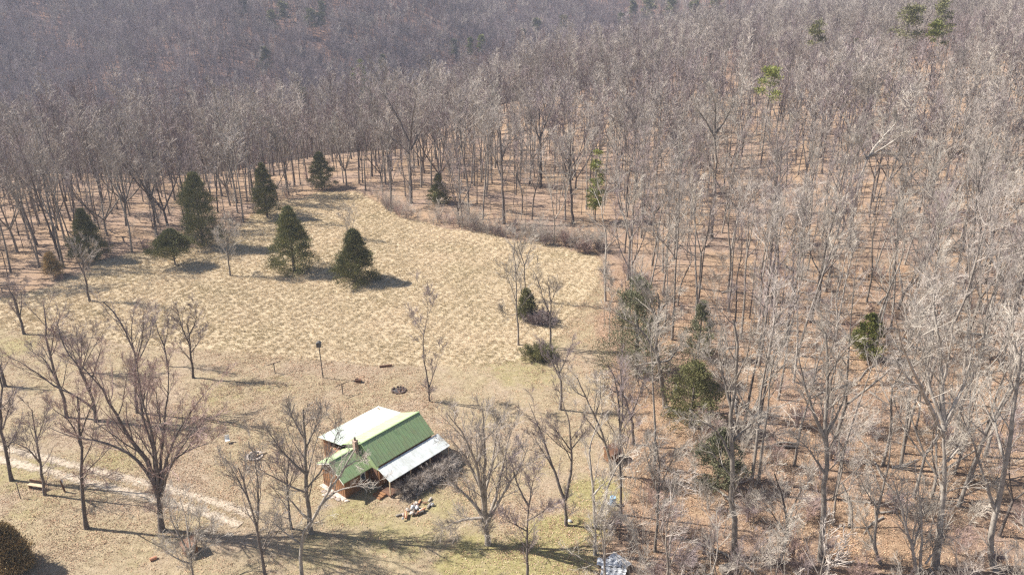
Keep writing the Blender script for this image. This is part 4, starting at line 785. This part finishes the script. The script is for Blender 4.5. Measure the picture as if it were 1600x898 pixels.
g = np.random.default_rng(23); LOGS = []; lk = []
for i in range(5):
    g2 = np.random.default_rng(700 + i); L_ = g2.uniform(4, 9); m_ = resample([(0, 0, .15), (L_ * .5, g2.normal(0, .3), .25), (L_, g2.normal(0, .6), .12)], 10); rr = np.linspace(.2, .08, 10)
    B1, BR = grow(m_[None], rr[None], g2, 5, .5, 1, (.5, 1.0), .25, .02, .1, 5, .5, lmin=.5); lk.append(raw('fallen_log', *join([tubes(m_[None], rr[None], 8), tubes(B1, BR, 4)]), M['bark_grey' if i % 2 else 'bark_pale'], smooth=True, dolink=False))
x_ = g.uniform(5, 75, 400); y_ = g.uniform(50, 130, 400); k = (np.abs(x_) < .57 * y_ + 8) & ~inpoly(x_, y_, clear) & (np.hypot(x_ - shed_xy[0], y_ - shed_xy[1]) > 12); x_, y_ = x_[k][:42], y_[k][:42]
for i in range(len(x_)):
    c = lk[i % 5].copy(); link(c); a = g.uniform(0, 6.28); ex_, ey_ = x_[i] + 7 * math.cos(a), y_[i] + 7 * math.sin(a); c.location = (x_[i], y_[i], float(hgt(x_[i], y_[i]))); c.rotation_euler = (0, -math.atan2(float(hgt(ex_, ey_)) - c.location.z, 7), a); c.scale = (g.uniform(.6, 1),) * 3
    tag(c, None, 'fallen log', 'fallen logs on the woods floor'); LOGS.append((c, ['pale branched', 'long grey'][i % 2]))
name_them(LOGS, 'fallen log')
# ---------------------------------------------------------------- dry meadow grass, yard leaves
tufts = bpy.data.collections.new('tuft_kinds')
for i in range(5):
    g = np.random.default_rng(500 + i); nb = 26; P = np.concatenate([g.normal(0, .14, (nb, 2)), np.zeros((nb, 1))], 1); D = nrm(np.concatenate([P[:, :2] * 3 + g.normal(0, .35, (nb, 2)), np.full((nb, 1), .8)], 1))
    v, q = needles(P, D, g.uniform(.22, .5, nb), g.uniform(.012, .028, nb), g); tufts.objects.link(raw('tuft_%d' % i, v, q, M['straw'], dolink=False))
leafs = bpy.data.collections.new('leaf_kinds')
for i in range(4):
    g = np.random.default_rng(600 + i); nb = 22; P = np.concatenate([g.normal(0, .45, (nb, 2)), g.uniform(.01, .06, (nb, 1))], 1); D = nrm(np.concatenate([g.normal(0, 1, (nb, 2)), g.normal(.1, .3, (nb, 1))], 1))
    v, q = needles(P, D, g.uniform(.07, .15, nb), g.uniform(.02, .045, nb), g); leafs.objects.link(raw('leaf_%d' % i, v, q, M['leaf'] if i < 3 else M['wood_pale'], dolink=False))
g = np.random.default_rng(31)
mx_ = np.array(mead); x_ = g.uniform(mx_[:, 0].min(), 40, 260000); y_ = g.uniform(mx_[:, 1].min(), mx_[:, 1].max(), 260000)
k = inpoly(x_ + 1.4 * wobble(x_, y_) + g.normal(0, .9, len(x_)), y_ + 1.4 * wobble(y_, x_, 1.3) + g.normal(0, .9, len(x_)), mead) & (np.abs(x_) < .6 * y_ + 14)
k &= g.uniform(0, 1, len(x_)) < .66 + .06 * wobble(x_ + y_, y_ * .6, 1.6) + .24 * np.sin((x_ - y_ * .5) * 3.6 + 2.2 * wobble(x_, y_, .35))
x_, y_ = x_[k], y_[k]; s_ = g.uniform(.36, .68, len(x_))
scatter('meadow_grass', np.stack([x_, y_, hgt(x_, y_)], 1), np.stack([s_, s_, s_ * g.uniform(.7, 1.2, len(s_))], 1), np.stack([g.normal(0, .12, len(s_)), g.normal(0, .12, len(s_)), g.uniform(0, 6.28, len(s_))], 1), g.integers(0, 5, len(s_)), tufts, 'dry tan grass standing in clumps over the meadow')
print('tufts', len(x_))
x_ = g.uniform(-75, 70, 60000); y_ = g.uniform(50, 130, 60000); k = (np.abs(x_) < .6 * y_ + 14) & ~inpoly(x_, y_, mead) & (g.uniform(0, 1, len(x_)) < .35 + .5 * (wobble(x_, y_, .3) > 0) + .4 * ~inpoly(x_, y_, clear))
x_, y_ = x_[k], y_[k]; s_ = g.uniform(.6, 1.3, len(x_))
scatter('leaf_litter', np.stack([x_, y_, hgt(x_, y_)], 1), np.stack([s_] * 3, 1), np.stack([0 * s_, 0 * s_, g.uniform(0, 6.28, len(s_))], 1), g.integers(0, 4, len(s_)), leafs, 'brown fallen leaves lying on the yard and woods floor')

# ---------------------------------------------------------------- cabin
O = at(540, 778); CA = R(49)
cab = empty('cabin', (O[0], O[1], O[2]), CA); tag(cab, 'small brown wooden cabin with green metal roof and lean-to porch', 'cabin')
# local axes: x along the ridge (u), -y towards the porch side; P(u, v, z) with v positive to the porch side
def P(u, v, z): return (u, -v, z)
def prism(mb, pts, u0, u1):   # profile (v,z) extruded along u
    n_ = len(pts); V_ = [P(u0, *q) for q in pts] + [P(u1, *q) for q in pts]
    Fs = [(i, (i + 1) % n_, n_ + (i + 1) % n_, n_ + i) for i in range(n_)]
    if n_ == 4: Fs += [(3, 2, 1, 0), (4, 5, 6, 7)]
    else: Fs += [(0, i + 1, i) for i in range(1, n_ - 1)] + [(n_, n_ + i, n_ + i + 1) for i in range(1, n_ - 1)]
    return mb.add(V_, Fs)
def board_wall(name, pts, u0, u1, m):
    return prism(MB(), pts, u0, u1).build(name, m, cab)
# walls: board-and-batten strips are part of the wall mesh
w = MB(); prism(w, [(-3.65, -.3), (.05, -.3), (.05, 2.55), (-1.7, 3.72), (-3.65, 2.75)], 0, 3.1)
for v in np.arange(-3.5, .05, .32):
    t_ = 3.72 - (abs(v + 1.7) * (.668 if v > -1.7 else .497)) - .03; w.box(P(-.012, v, t_ / 2 - .12), (.024, .04, t_ + .2))
for u in np.arange(.2, 3.0, .32): w.box(P(u, .062, 1.15), (.04, .024, 2.7))
w.build('wall', M['wood'], cab)
w = MB(); prism(w, [(-3.7, -.3), (1.55, -.3), (1.55, 3.03), (-.6, 4.72), (-3.7, 3.3)], 3.35, 10.85)
for u in np.arange(3.45, 10.8, .4): w.box(P(u, 1.562, 1.35), (.04, .024, 3.1))
w.build('wall', M['wood'], cab)
gp = MB()
for q in ([(-3.69, 2.72), (-1.7, 3.80), (-1.7, 4.20), (-3.69, 3.29)], [(-1.7, 3.80), (-.6, 3.03), (-.6, 4.70), (-1.7, 4.20)], [(-.6, 3.03), (.48, 2.30), (.48, 3.86), (-.6, 4.70)], [(.48, 2.30), (1.54, 2.30), (1.54, 3.02), (.48, 3.86)]): prism(gp, q, 3.29, 3.345)
gp.build('gable_panel', M['green_roof'], cab)
w = MB(); w.box(P(6.9, -7.55, 1.15), (7.6, .12, 2.9)); w.box(P(10.8, -5.6, 1.3), (.12, 3.7, 3.0)); w.box(P(3.1, -6.9, 1.15), (.10, 1.2, 2.9)); w.build('lean_to_wall', M['wood'], cab)
def roof_slab(name, q, m, t=.07, ribs=None, rm=None):
    """q: eave0, eave1, ridge1, ridge0 in local u,v,z; ribs every given metres run up the slope"""
    mb = MB(); e0, e1, r1, r0 = [np.array(P(*a)) for a in q]; mb.slab([e0, e1, r1, r0], t)
    if ribs:
        L = np.linalg.norm(e1 - e0); k_ = int(L / ribs)
        for i in range(k_ + 1):
            a = .006 + i / k_ * .988; lo = e0 + (e1 - e0) * a; hi = r0 + (r1 - r0) * a; d = (e1 - e0) / L * .018
            mb.slab([lo - d + [0, 0, .028], lo + d + [0, 0, .028], hi + d + [0, 0, .028], hi - d + [0, 0, .028]], .026)
    return mb.build(name, m, cab)
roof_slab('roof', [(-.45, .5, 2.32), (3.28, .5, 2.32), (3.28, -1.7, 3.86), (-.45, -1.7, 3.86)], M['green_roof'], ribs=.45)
roof_slab('roof', [(3.3, -3.85, 2.80), (-.45, -3.85, 2.80), (-.45, -1.705, 3.86), (3.3, -1.705, 3.86)], M['sunlit_green'], ribs=.45)
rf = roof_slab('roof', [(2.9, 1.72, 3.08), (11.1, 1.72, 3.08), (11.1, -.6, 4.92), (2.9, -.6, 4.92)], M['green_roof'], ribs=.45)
roof_slab('roof', [(11.1, -3.8, 3.46), (2.9, -3.8, 3.46), (2.9, -.605, 4.92), (11.1, -.605, 4.92)], M['sunlit_green'], ribs=.45)
roof_slab('lean_to_roof', [(11.3, -7.95, 2.6), (2.75, -7.95, 2.6), (2.75, -3.82, 3.40), (11.3, -3.82, 3.40)], M['white_roof'], ribs=.6)
roof_slab('porch_roof', [(3.0, 3.65, 2.12), (11.6, 3.65, 2.12), (11.6, 1.78, 2.86), (3.0, 1.78, 2.86)], M['porch_roof'], ribs=.6)
mb = MB(); mb.box(P(7.0, -.6, 4.93), (8.26, .16, .05)); mb.box(P(1.35, -1.7, 3.875), (3.55, .16, .05)); mb.build('ridge_cap', M['green_roof'], cab)
mb = MB()   # barge boards on the near gable and its overhang
for (v0, z0, v1, z1) in [(.5, 2.22, -1.7, 3.77), (-3.85, 2.70, -1.7, 3.77)]:
    a = np.array(P(-.42, v0, z0)); c = np.array(P(-.42, v1, z1)); mb.hexa(np.array([a + [-.02, 0, -.14], c + [-.02, 0, -.14], c + [.02, 0, -.14], a + [.02, 0, -.14], a + [-.02, 0, 0], c + [-.02, 0, 0], c + [.02, 0, 0], a + [.02, 0, 0]]))
mb.build('barge_board', M['white'], cab)
for (u) in (3.08, 5.9, 8.7, 11.45):
    mb = MB(); mb.box(P(u, 3.5, 1.25), (.12, .12, 1.72)); mb.build('porch_post', M['wood_pale'], cab)
mb = MB(); mb.box(P(7.25, 2.6, .28), (8.5, 1.9, .14))
for u in (3.2, 6, 9, 11.3): mb.box(P(u, 3.4, .02), (.2, .2, .38))
mb.build('porch_floor', M['wood_dark'], cab)
mb = MB(); mb.box(P(8.6, 3.5, 1.02), (5.6, .06, .08)); mb.box(P(8.6, 3.5, .62), (5.6, .05, .06)); mb.build('porch_rail', M['wood_dark'], cab)
st = MB()
for i in range(3): st.box(P(2.82 - i * .3, 2.35, .27 - i * .11), (.30, 1.1, .06)); 
st.box(P(2.55, 2.9, .08), (.9, .05, .30)); st.box(P(2.55, 1.8, .08), (.9, .05, .30)); st.build('steps', M['wood'], cab)
dr = MB(); dr.box(P(3.32, .85, 1.35), (.05, .9, 2.0)); d_ = dr.build('door', M['wood_dark'], cab); MB().box(P(3.27, .5, 1.35), (.05, .08, .08)).build('handle', M['tin'], d_)
def window(u, v, z, w_, h_, face='v'):
    f_ = MB()
    if face == 'v':
        f_.box(P(u, v, z + h_ / 2), (w_ + .12, .06, .07)).box(P(u, v, z - h_ / 2), (w_ + .12, .06, .07)).box(P(u - w_ / 2, v, z), (.07, .06, h_)).box(P(u + w_ / 2, v, z), (.07, .06, h_)); p_ = MB().box(P(u, v, z), (w_ - .06, .02, h_ - .06))
    else:
        f_.box(P(u, v, z + h_ / 2), (.06, w_ + .12, .07)).box(P(u, v, z - h_ / 2), (.06, w_ + .12, .07)).box(P(u, v - w_ / 2, z), (.06, .07, h_)).box(P(u, v + w_ / 2, z), (.06, .07, h_)); p_ = MB().box(P(u, v, z), (.02, w_ - .06, h_ - .06))
    o = f_.build('window', M['white'], cab); p_.build('pane', M['glass'], o)
window(2.3, .10, 1.45, .6, .9); window(5.4, 1.60, 1.6, .9, .9); window(8.4, 1.60, 1.6, .9, .9)
ch = MB(); ch.box(P(2.86, -1.45, 3.95), (.42, .42, 1.9)); ch.box(P(2.86, -1.45, 4.93), (.5, .5, .10)); c_ = ch.build('chimney', M['brick'], cab); MB().cyl(P(2.86, -1.45, 4.9), P(2.86, -1.45, 5.35), .10, n=12).build('flue_pipe', M['rust'], c_)
# low stone footing and flat rocks at the near corner
fd = MB(); fd.box(P(-.25, -1.8, -.02), (.5, 3.9, .16)); fd.build('foundation', M['stone'], cab)

# firewood stacked under the lean-to
g = np.random.default_rng(41)
def to_world(u, v, z=0): c, s = math.cos(CA), math.sin(CA); return (O[0] + u * c + v * s, O[1] + u * s - v * c, O[2] + z)
fw = empty('firewood_stack', to_world(3.25, -5.1, -.05), CA); tag(fw, 'stack of split firewood under the open end of the lean-to roof', 'firewood')
lg = []
for zz in range(11):
    for vv in range(11):
        mb = MB(); rr = g.uniform(.07, .10); y0 = (vv - 5) * .2 + (.1 if zz % 2 else 0); z0 = .12 + zz * .185
        mb.cyl((-.25 + g.uniform(-.05, .05), y0, z0), (.35, y0, z0), rr, n=6); mb.build('log', M['log'] if g.uniform() < .7 else M['wood_pale'], fw)

# ---------------------------------------------------------------- yard things
def place(name, px, py, label, cat, group=None, rz=0, dz=0):
    p = at(px, py); o = empty(name, (p[0], p[1], p[2] + dz), rz); return tag(o, label, cat, group)
o = place('birdhouse_pole', 505, 590, 'tall thin dark pole topped by a small dark birdhouse', 'birdhouse pole')
MB().cyl((0, 0, -.3), (-.12, 0, 4.6), .07, .06).build('pole', M['post_grey'], o)
mb = MB().box((-.12, 0, 4.85), (.55, .5, .5)); mb.hexa(np.array([(-.47, -.32, 5.1), (.23, -.32, 5.1), (.23, .32, 5.1), (-.47, .32, 5.1), (-.2, -.32, 5.32), (-.04, -.32, 5.32), (-.04, .32, 5.32), (-.2, .32, 5.32)])); mb.build('birdhouse', M['post_grey'], o)
for (px, py, rz, lb) in [(430, 583, R(38), 'clothesline post with slanted crossbar nearer the left trees'), (536, 616, R(42), 'clothesline post with crossbar just right of the tall pole')]:
    o = place('clothesline_post', px, py, lb, 'clothesline post', 'pair of T shaped clothesline posts', rz)
    MB().cyl((0, 0, -.2), (-.05, 0, 1.5), .06).build('post', M['post_grey'], o)
    MB().cyl((-1.0, 0, 1.5), (.9, 0, 1.55), .05).build('crossbar', M['rust'], o)
p = at(603, 573); lo = MB().cyl((-.85, 0, .14), (.85, .1, .16), .17, .14, 10).build('log_bench', M['wood_dark']); lo.location = p; lo.rotation_euler.z = R(12); tag(lo, 'short dark log lying at the mown edge of the meadow', 'log')
lo = MB().box((0, 0, .25), (.7, .4, .35)).box((0, 0, .45), (.8, .5, .05)).build('wooden_box', M['wood_dark']); lo.location = at(560, 597); tag(lo, 'tiny dark box in the grass beside the tall pole shadow tip', 'box')
def fire_ring(px, py, label, r_, ash=True):
    g = np.random.default_rng(px); o = place('fire_ring', px, py, label, 'fire ring')
    for i in range(13):
        a = i / 13 * 6.283 + g.normal(0, .06); mb = MB().box((math.cos(a) * r_, math.sin(a) * r_, .08), (g.uniform(.22, .36), g.uniform(.16, .26), g.uniform(.14, .24)), a + 1.57 + g.normal(0, .2), g.normal(0, .15)); mb.build('stone', M['rust'] if ash else M['stone'], o)
    th = np.arange(24) * 2 * np.pi / 24; V_ = [(0, 0, .09)] + [(math.cos(t) * r_ * (.88 + .06 * math.sin(3 * t)), math.sin(t) * r_ * .88, .03) for t in th]
    raw('ash_bed', np.array(V_), np.array([(0, 1 + i, 1 + (i + 1) % 24) for i in range(24)]), M['ash'], o)
    for i in range(5):
        a = g.uniform(0, 3.14); c = g.normal(0, .2, 2); MB().cyl((c[0] - math.cos(a) * .45, c[1] - math.sin(a) * .45, .1), (c[0] + math.cos(a) * .45, c[1] + math.sin(a) * .45, .2), .05, .04, 6).build('charred_log', M['ash'] if i % 2 else M['wood_dark'], o)
    return o
fire_ring(623, 610, 'dark fire ring behind the cabin on the mown grass', .85)
o = fire_ring(398, 713, 'fire ring of stones with a pale board, left of the cabin', .8, False)
MB().box((.7, .35, .22), (1.1, .18, .05), R(50), R(8)).build('plank', M['wood_pale'], o)
# rock and log heap in front of the porch
g = np.random.default_rng(51); o = place('rubble_pile', 651, 797, 'heap of split logs and rocks on the grass in front of the porch', 'rubble pile', rz=R(48))
def rock(mb, c, s, g):
    V_ = np.array([(x, y, z) for x in (-1, 0, 1) for y in (-1, 0, 1) for z in (-1, 0, 1) if (x, y, z) != (0, 0, 0)], float); 
    V_ = nrm(V_) * np.array(s) * g.uniform(.8, 1.2, (26, 1)); 
    import bmesh
    bm = bmesh.new(); [bm.verts.new(v) for v in V_]; bmesh.ops.convex_hull(bm, input=bm.verts); bm.verts.ensure_lookup_table(); bm.verts.index_update()
    vs = [tuple(np.array(v.co) + c) for v in bm.verts]; fs = [tuple(v.index for v in f.verts) for f in bm.faces if len(f.verts) in (3, 4)]; bm.free(); mb.add(vs, fs)
for i in range(30):
    c = np.array([g.normal(0, .80), g.normal(0, .36), g.uniform(.05, .28)]); mb = MB()
    if i % 2: rock(mb, c, g.uniform(.10, .24, 3), g); mb.build('rock', M['stone'] if i % 4 == 1 else M['tin'], o)
    else:
        a = g.normal(0, .7); L_ = g.uniform(.2, .5); mb.cyl(c - [math.cos(a) * L_, math.sin(a) * L_, .04], c + [math.cos(a) * L_, math.sin(a) * L_, .04], g.uniform(.06, .13), n=8); mb.build('log', [M['wood_dark'], M['bark_grey'], M['bark_pale'], M['log']][(i // 2) % 4], o)
# flat rocks and boards by the cabin corner
g = np.random.default_rng(52)
for i, (u, v, s) in enumerate([(-.8, -2.6, .3), (-.7, -1.9, .36), (-.75, -1.1, .28), (-.6, -.4, .34), (-1.2, -2.1, .2), (-1.15, -1.3, .25), (-.2, .45, .26)]):
    mb = MB(); rock(mb, np.zeros(3), (s, s * .8, .09), g); q = mb.build('flat_rock', M['stone']); q.location = to_world(u, v, .06)
    tag(q, ['flat pale rock farthest back along the cabin gable wall', 'largest flat pale rock beside the cabin gable wall', 'flat pale rock at the middle of the gable wall, between two larger ones', 'large flat pale rock nearest the front corner of the gable wall', 'small outlying flat rock toward the back, away from the gable wall', 'outlying flat rock off the middle of the gable wall', 'small flat rock just around the front corner of the cabin'][i], 'rock', 'flat rocks beside the cabin gable wall')
q = MB().box((0, 0, .04), (1.2, .7, .12), 0).build('step_slab', M['wood_pale']); q.location = to_world(3.9, 4.15, 0); q.rotation_euler.z = CA; tag(q, 'pale flat slab on the ground at the porch corner post', 'stone slab')
# bare vine shrub heaped against the porch
g = np.random.default_rng(61)
for i, (u, v, s, lb) in enumerate([(4.6, 4.5, .62, 'grey tangled bare shrub at the porch corner nearest the pale slab'), (6.3, 4.6, .70, 'grey tangled bare shrub before the middle of the porch, second from the slab'), (8.1, 4.6, .74, 'grey tangled bare shrub before the porch, second from its far end'), (10.0, 4.6, .70, 'grey tangled bare shrub at the far end of the porch')]):
    ns = 26; L = []
    for _ in range(ns):
        a = g.uniform(0, 6.28); rr = g.uniform(.3, 1.15); h = g.uniform(.5, 1.45); L.append(resample([(g.normal(0, .3), g.normal(0, .3), -.1), (math.cos(a) * rr * .5, math.sin(a) * rr * .5, h), (math.cos(a) * rr * 1.1, math.sin(a) * rr * 1.1, h * g.uniform(.5, 1))], 7))
    LP = np.array(L); LR = np.linspace(1, .4, 7)[None] * g.uniform(.012, .03, (ns, 1)); w_, tw_ = foliate(LP, LR, g, .8, .9, .009, -.02, 3, (.5, 1.3), .15)
    sh = two_mat_mesh('bare_shrub', tubes(LP, LR, 4), join(w_ + tw_), M['twig_pale'], M['twig_grey']); link(sh); sh.location = to_world(u, v, 0); sh.rotation_euler.z = CA; sh.scale = (1.15, .8, 1); tag(sh, lb, 'shrub', 'tangled shrubs along the porch')
# blue barrel
o = place('barrel', 957, 788, 'blue plastic barrel standing on leaves at the yard edge', 'barrel')
mb = MB()
for a, b_, r0, r1 in [(0, .08, .27, .30), (.08, .3, .30, .30), (.3, .34, .30, .325), (.34, .38, .325, .30), (.38, .62, .30, .30), (.62, .66, .30, .325), (.66, .7, .325, .30), (.7, .9, .30, .28)]: mb.cyl((0, 0, a), (0, 0, b_), r0, r1, 18, False)
mb.build('body', M['blue'], o, True); MB().cyl((0, 0, .9), (0, 0, .95), .31, .31, 18).build('lid', M['blue_lid'], o)
q = MB(); rock(q, np.zeros(3), (.22, .2, .16), np.random.default_rng(3)); q = q.build('white_rock', M['white']); q.location = at(890, 815) + [0, 0, .12]; tag(q, 'white and dark lump at the foot of the Y shaped tree', 'rock')
q = MB(); rock(q, np.zeros(3), (.2, .2, .1), np.random.default_rng(4)); q = q.build('white_rock', M['white']); q.location = at(951, 787) + [0, 0, .06]; tag(q, 'small white stone touching the left of the blue barrel', 'rock')
# small plank shed
def small_shed(name, px, py, sx_, sy_, h_, label, m, rz, roofm):
    o = place(name, px, py, label, 'shed', rz=rz)
    w = MB().box((0, 0, h_ / 2 - .05), (sx_, sy_, h_ + .1))
    for k_ in np.arange(-sx_ / 2 + .1, sx_ / 2, .2): w.box((k_, -sy_ / 2 - .012, h_ / 2), (.03, .024, h_))
    for k_ in np.arange(-sy_ / 2 + .1, sy_ / 2, .2): w.box((-sx_ / 2 - .012, k_, h_ / 2), (.024, .03, h_))
    w.build('wall', m, o)
    MB().slab([(-sx_ / 2 - .15, -sy_ / 2 - .15, h_ + .05), (sx_ / 2 + .15, -sy_ / 2 - .15, h_ + .05), (sx_ / 2 + .15, sy_ / 2 + .15, h_ + .35), (-sx_ / 2 - .15, sy_ / 2 + .15, h_ + .35)], .05).build('roof', roofm, o)
    MB().box((.05, -sy_ / 2 - .04, h_ * .42), (sx_ * .4, .04, h_ * .75)).build('door', M['wood_dark'], o)
    return o
small_shed('small_shed', 957, 718, 1.5, 1.2, 1.25, 'low brown plank shed among trees behind the blue barrel', M['wood'], R(35), M['wood_dark'])
small_shed('small_shed', 298, 862, 1.15, 1.1, .95, 'tiny orange sided shed with dark roof near the bottom left', M['wood'], R(-50), M['wood_dark'])
q = MB().cyl((-.3, 0, .14), (.3, .05, .14), .17, .16, 10).build('cut_log', M['log']); q.location = at(240, 874); q.rotation_euler.z = R(30); tag(q, 'short cut log with pale end lying on leaves near the bottom', 'log')
# bench, thin post, dark post with a white jug
o = place('wooden_bench', 58, 763, 'low wooden bench beside the thin leaning tree', 'bench', rz=R(-12))
MB().box((0, 0, .45), (1.9, .42, .06)).build('seat', M['wood_pale'], o)
for sx_ in (-.75, .75): MB().box((sx_, 0, .2), (.10, .36, .46)).build('leg', M['wood_dark'], o)
MB().box((0, .24, .78), (1.9, .05, .22)).build('backrest', M['wood_dark'], o)
q = MB().cyl((0, 0, -.2), (.02, 0, 1.9), .05, .05, 8).build('wooden_post', M['bark_grey']); q.location = at(32, 778); tag(q, 'thin upright grey post left of the wooden bench', 'post')
q = MB().cyl((0, 0, -.2), (-.22, 0, 1.45), .10, .09, 8).build('wooden_post', M['wood_dark']); q.location = at(102, 768); tag(q, 'short thick dark post right of the wooden bench', 'post')
o = place('hanging_jug', 98, 760, 'white jug hung on the short thick dark post', 'jug', dz=.45)
MB().cyl((0, 0, 0), (0, 0, .32), .15, .14, 12).cyl((0, 0, .32), (0, 0, .42), .14, .05, 12).build('body', M['white'], o, True); MB().cyl((0, 0, .42), (0, 0, .47), .055, n=8).build('cap', M['tin'], o)
# lawn chair in the tree shadows
o = place('lawn_chair', 356, 692, 'white tube frame lawn chair in tree shadow left of the cabin', 'chair', rz=R(25))
MB().box((0, 0, .42), (.5, .5, .04)).build('seat', M['white'], o); MB().box((0, .27, .70), (.5, .04, .5)).build('backrest', M['white'], o)
for sx_ in (-.24, .24):
    for sy_ in (-.22, .24): MB().cyl((sx_, sy_, 0), (sx_, sy_, .42), .02, n=6).build('leg', M['tin'], o)
# collapsed tin sheets at the bottom edge
g = np.random.default_rng(71); o = place('tin_sheets', 962, 892, 'crumpled pale tin sheets lying on brush at the bottom edge', 'tin sheets', rz=R(-20))
for i in range(5):
    nxx, nyy = 22, 10; gx_, gy_ = np.meshgrid(np.linspace(-1.1, 1.1, nxx), np.linspace(-.5, .5, nyy)); zz = .28 + .05 * np.sin(gx_ * 12) + .15 * np.sin(gx_ * 1.3 + i) * np.cos(gy_ * 2 + i) + g.normal(0, .015, gx_.shape)
    a = g.normal(0, .35); V_ = np.stack([gx_ * math.cos(a) - gy_ * math.sin(a) + g.normal(0, .3), gx_ * math.sin(a) + gy_ * math.cos(a) + (i - 2) * .55, zz + i * .03], -1).reshape(-1, 3)
    I = np.arange(nxx * nyy).reshape(nyy, nxx); Q = np.stack([I[:-1, :-1].ravel(), I[:-1, 1:].ravel(), I[1:, 1:].ravel(), I[1:, :-1].ravel()], 1); s_ = raw('sheet', V_, Q, M['tin'], o); md = s_.modifiers.new('t', 'SOLIDIFY'); md.thickness = .01
q = MB().box((0, 0, .3), (1.3, .8, .5), .3).box((0, 0, .58), (1.4, .9, .05), .3).build('metal_box', M['bark_grey']); q.location = at(1136, 893); tag(q, 'grey metal box in the brush at the bottom edge below the tall grey tree', 'metal box')
# brush heaps at the right edge of the meadow
for i, (px, py, lean_, lb) in enumerate([(842, 505, (.2, -.1), 'low dark brush heap in the meadow beside the small green cedar'), (852, 560, (-.7, .3), 'leaning olive brush heap at the foot of the dark forked meadow tree')]):
    g = np.random.default_rng(80 + i); ns = 60; L = []
    for _ in range(ns):
        b0 = np.array([g.normal(0, .9), g.normal(0, .6), 0]); e = b0 + np.array([g.normal(lean_[0] * 1.4, .7), g.normal(0, .7), g.uniform(.6, 2.0)]); L.append(resample([b0, (b0 + e) / 2 + g.normal(0, .2, 3), e], 6))
    LP = np.array(L); LR = np.linspace(1, .4, 6)[None] * g.uniform(.015, .035, (ns, 1)); w_, tw_ = foliate(LP, LR, g, .7, .9, .012, .02, 3, (.4, 1.1), .1)
    q = two_mat_mesh('brush_heap', tubes(LP, LR, 4), join(w_ + tw_), M['twig_dark'], M['twig_dark'] if i == 0 else M['cedar_olive']); link(q); q.location = at(px, py); q.scale = (.95,) * 3; tag(q, lb, 'brush heap')

# ---------------------------------------------------------------- haze
hz = MB().box((0, 830, 55), (3000, 2200, 260)).build('haze', None); tag(hz, 'thin pale winter haze in the air over the valley', None, None, 'stuff')
hm = bpy.data.materials.new('haze_air'); hm.use_nodes = True; hn = hm.node_tree.nodes; hn.remove(hn['Principled BSDF']); pv = hn.new('ShaderNodeVolumePrincipled')
pv.inputs['Color'].default_value = (.78, .82, 1, 1); pv.inputs['Density'].default_value = .00025; pv.inputs['Anisotropy'].default_value = .2
hm.node_tree.links.new(pv.outputs[0], hn['Material Output'].inputs['Volume']); hz.data.materials.append(hm)
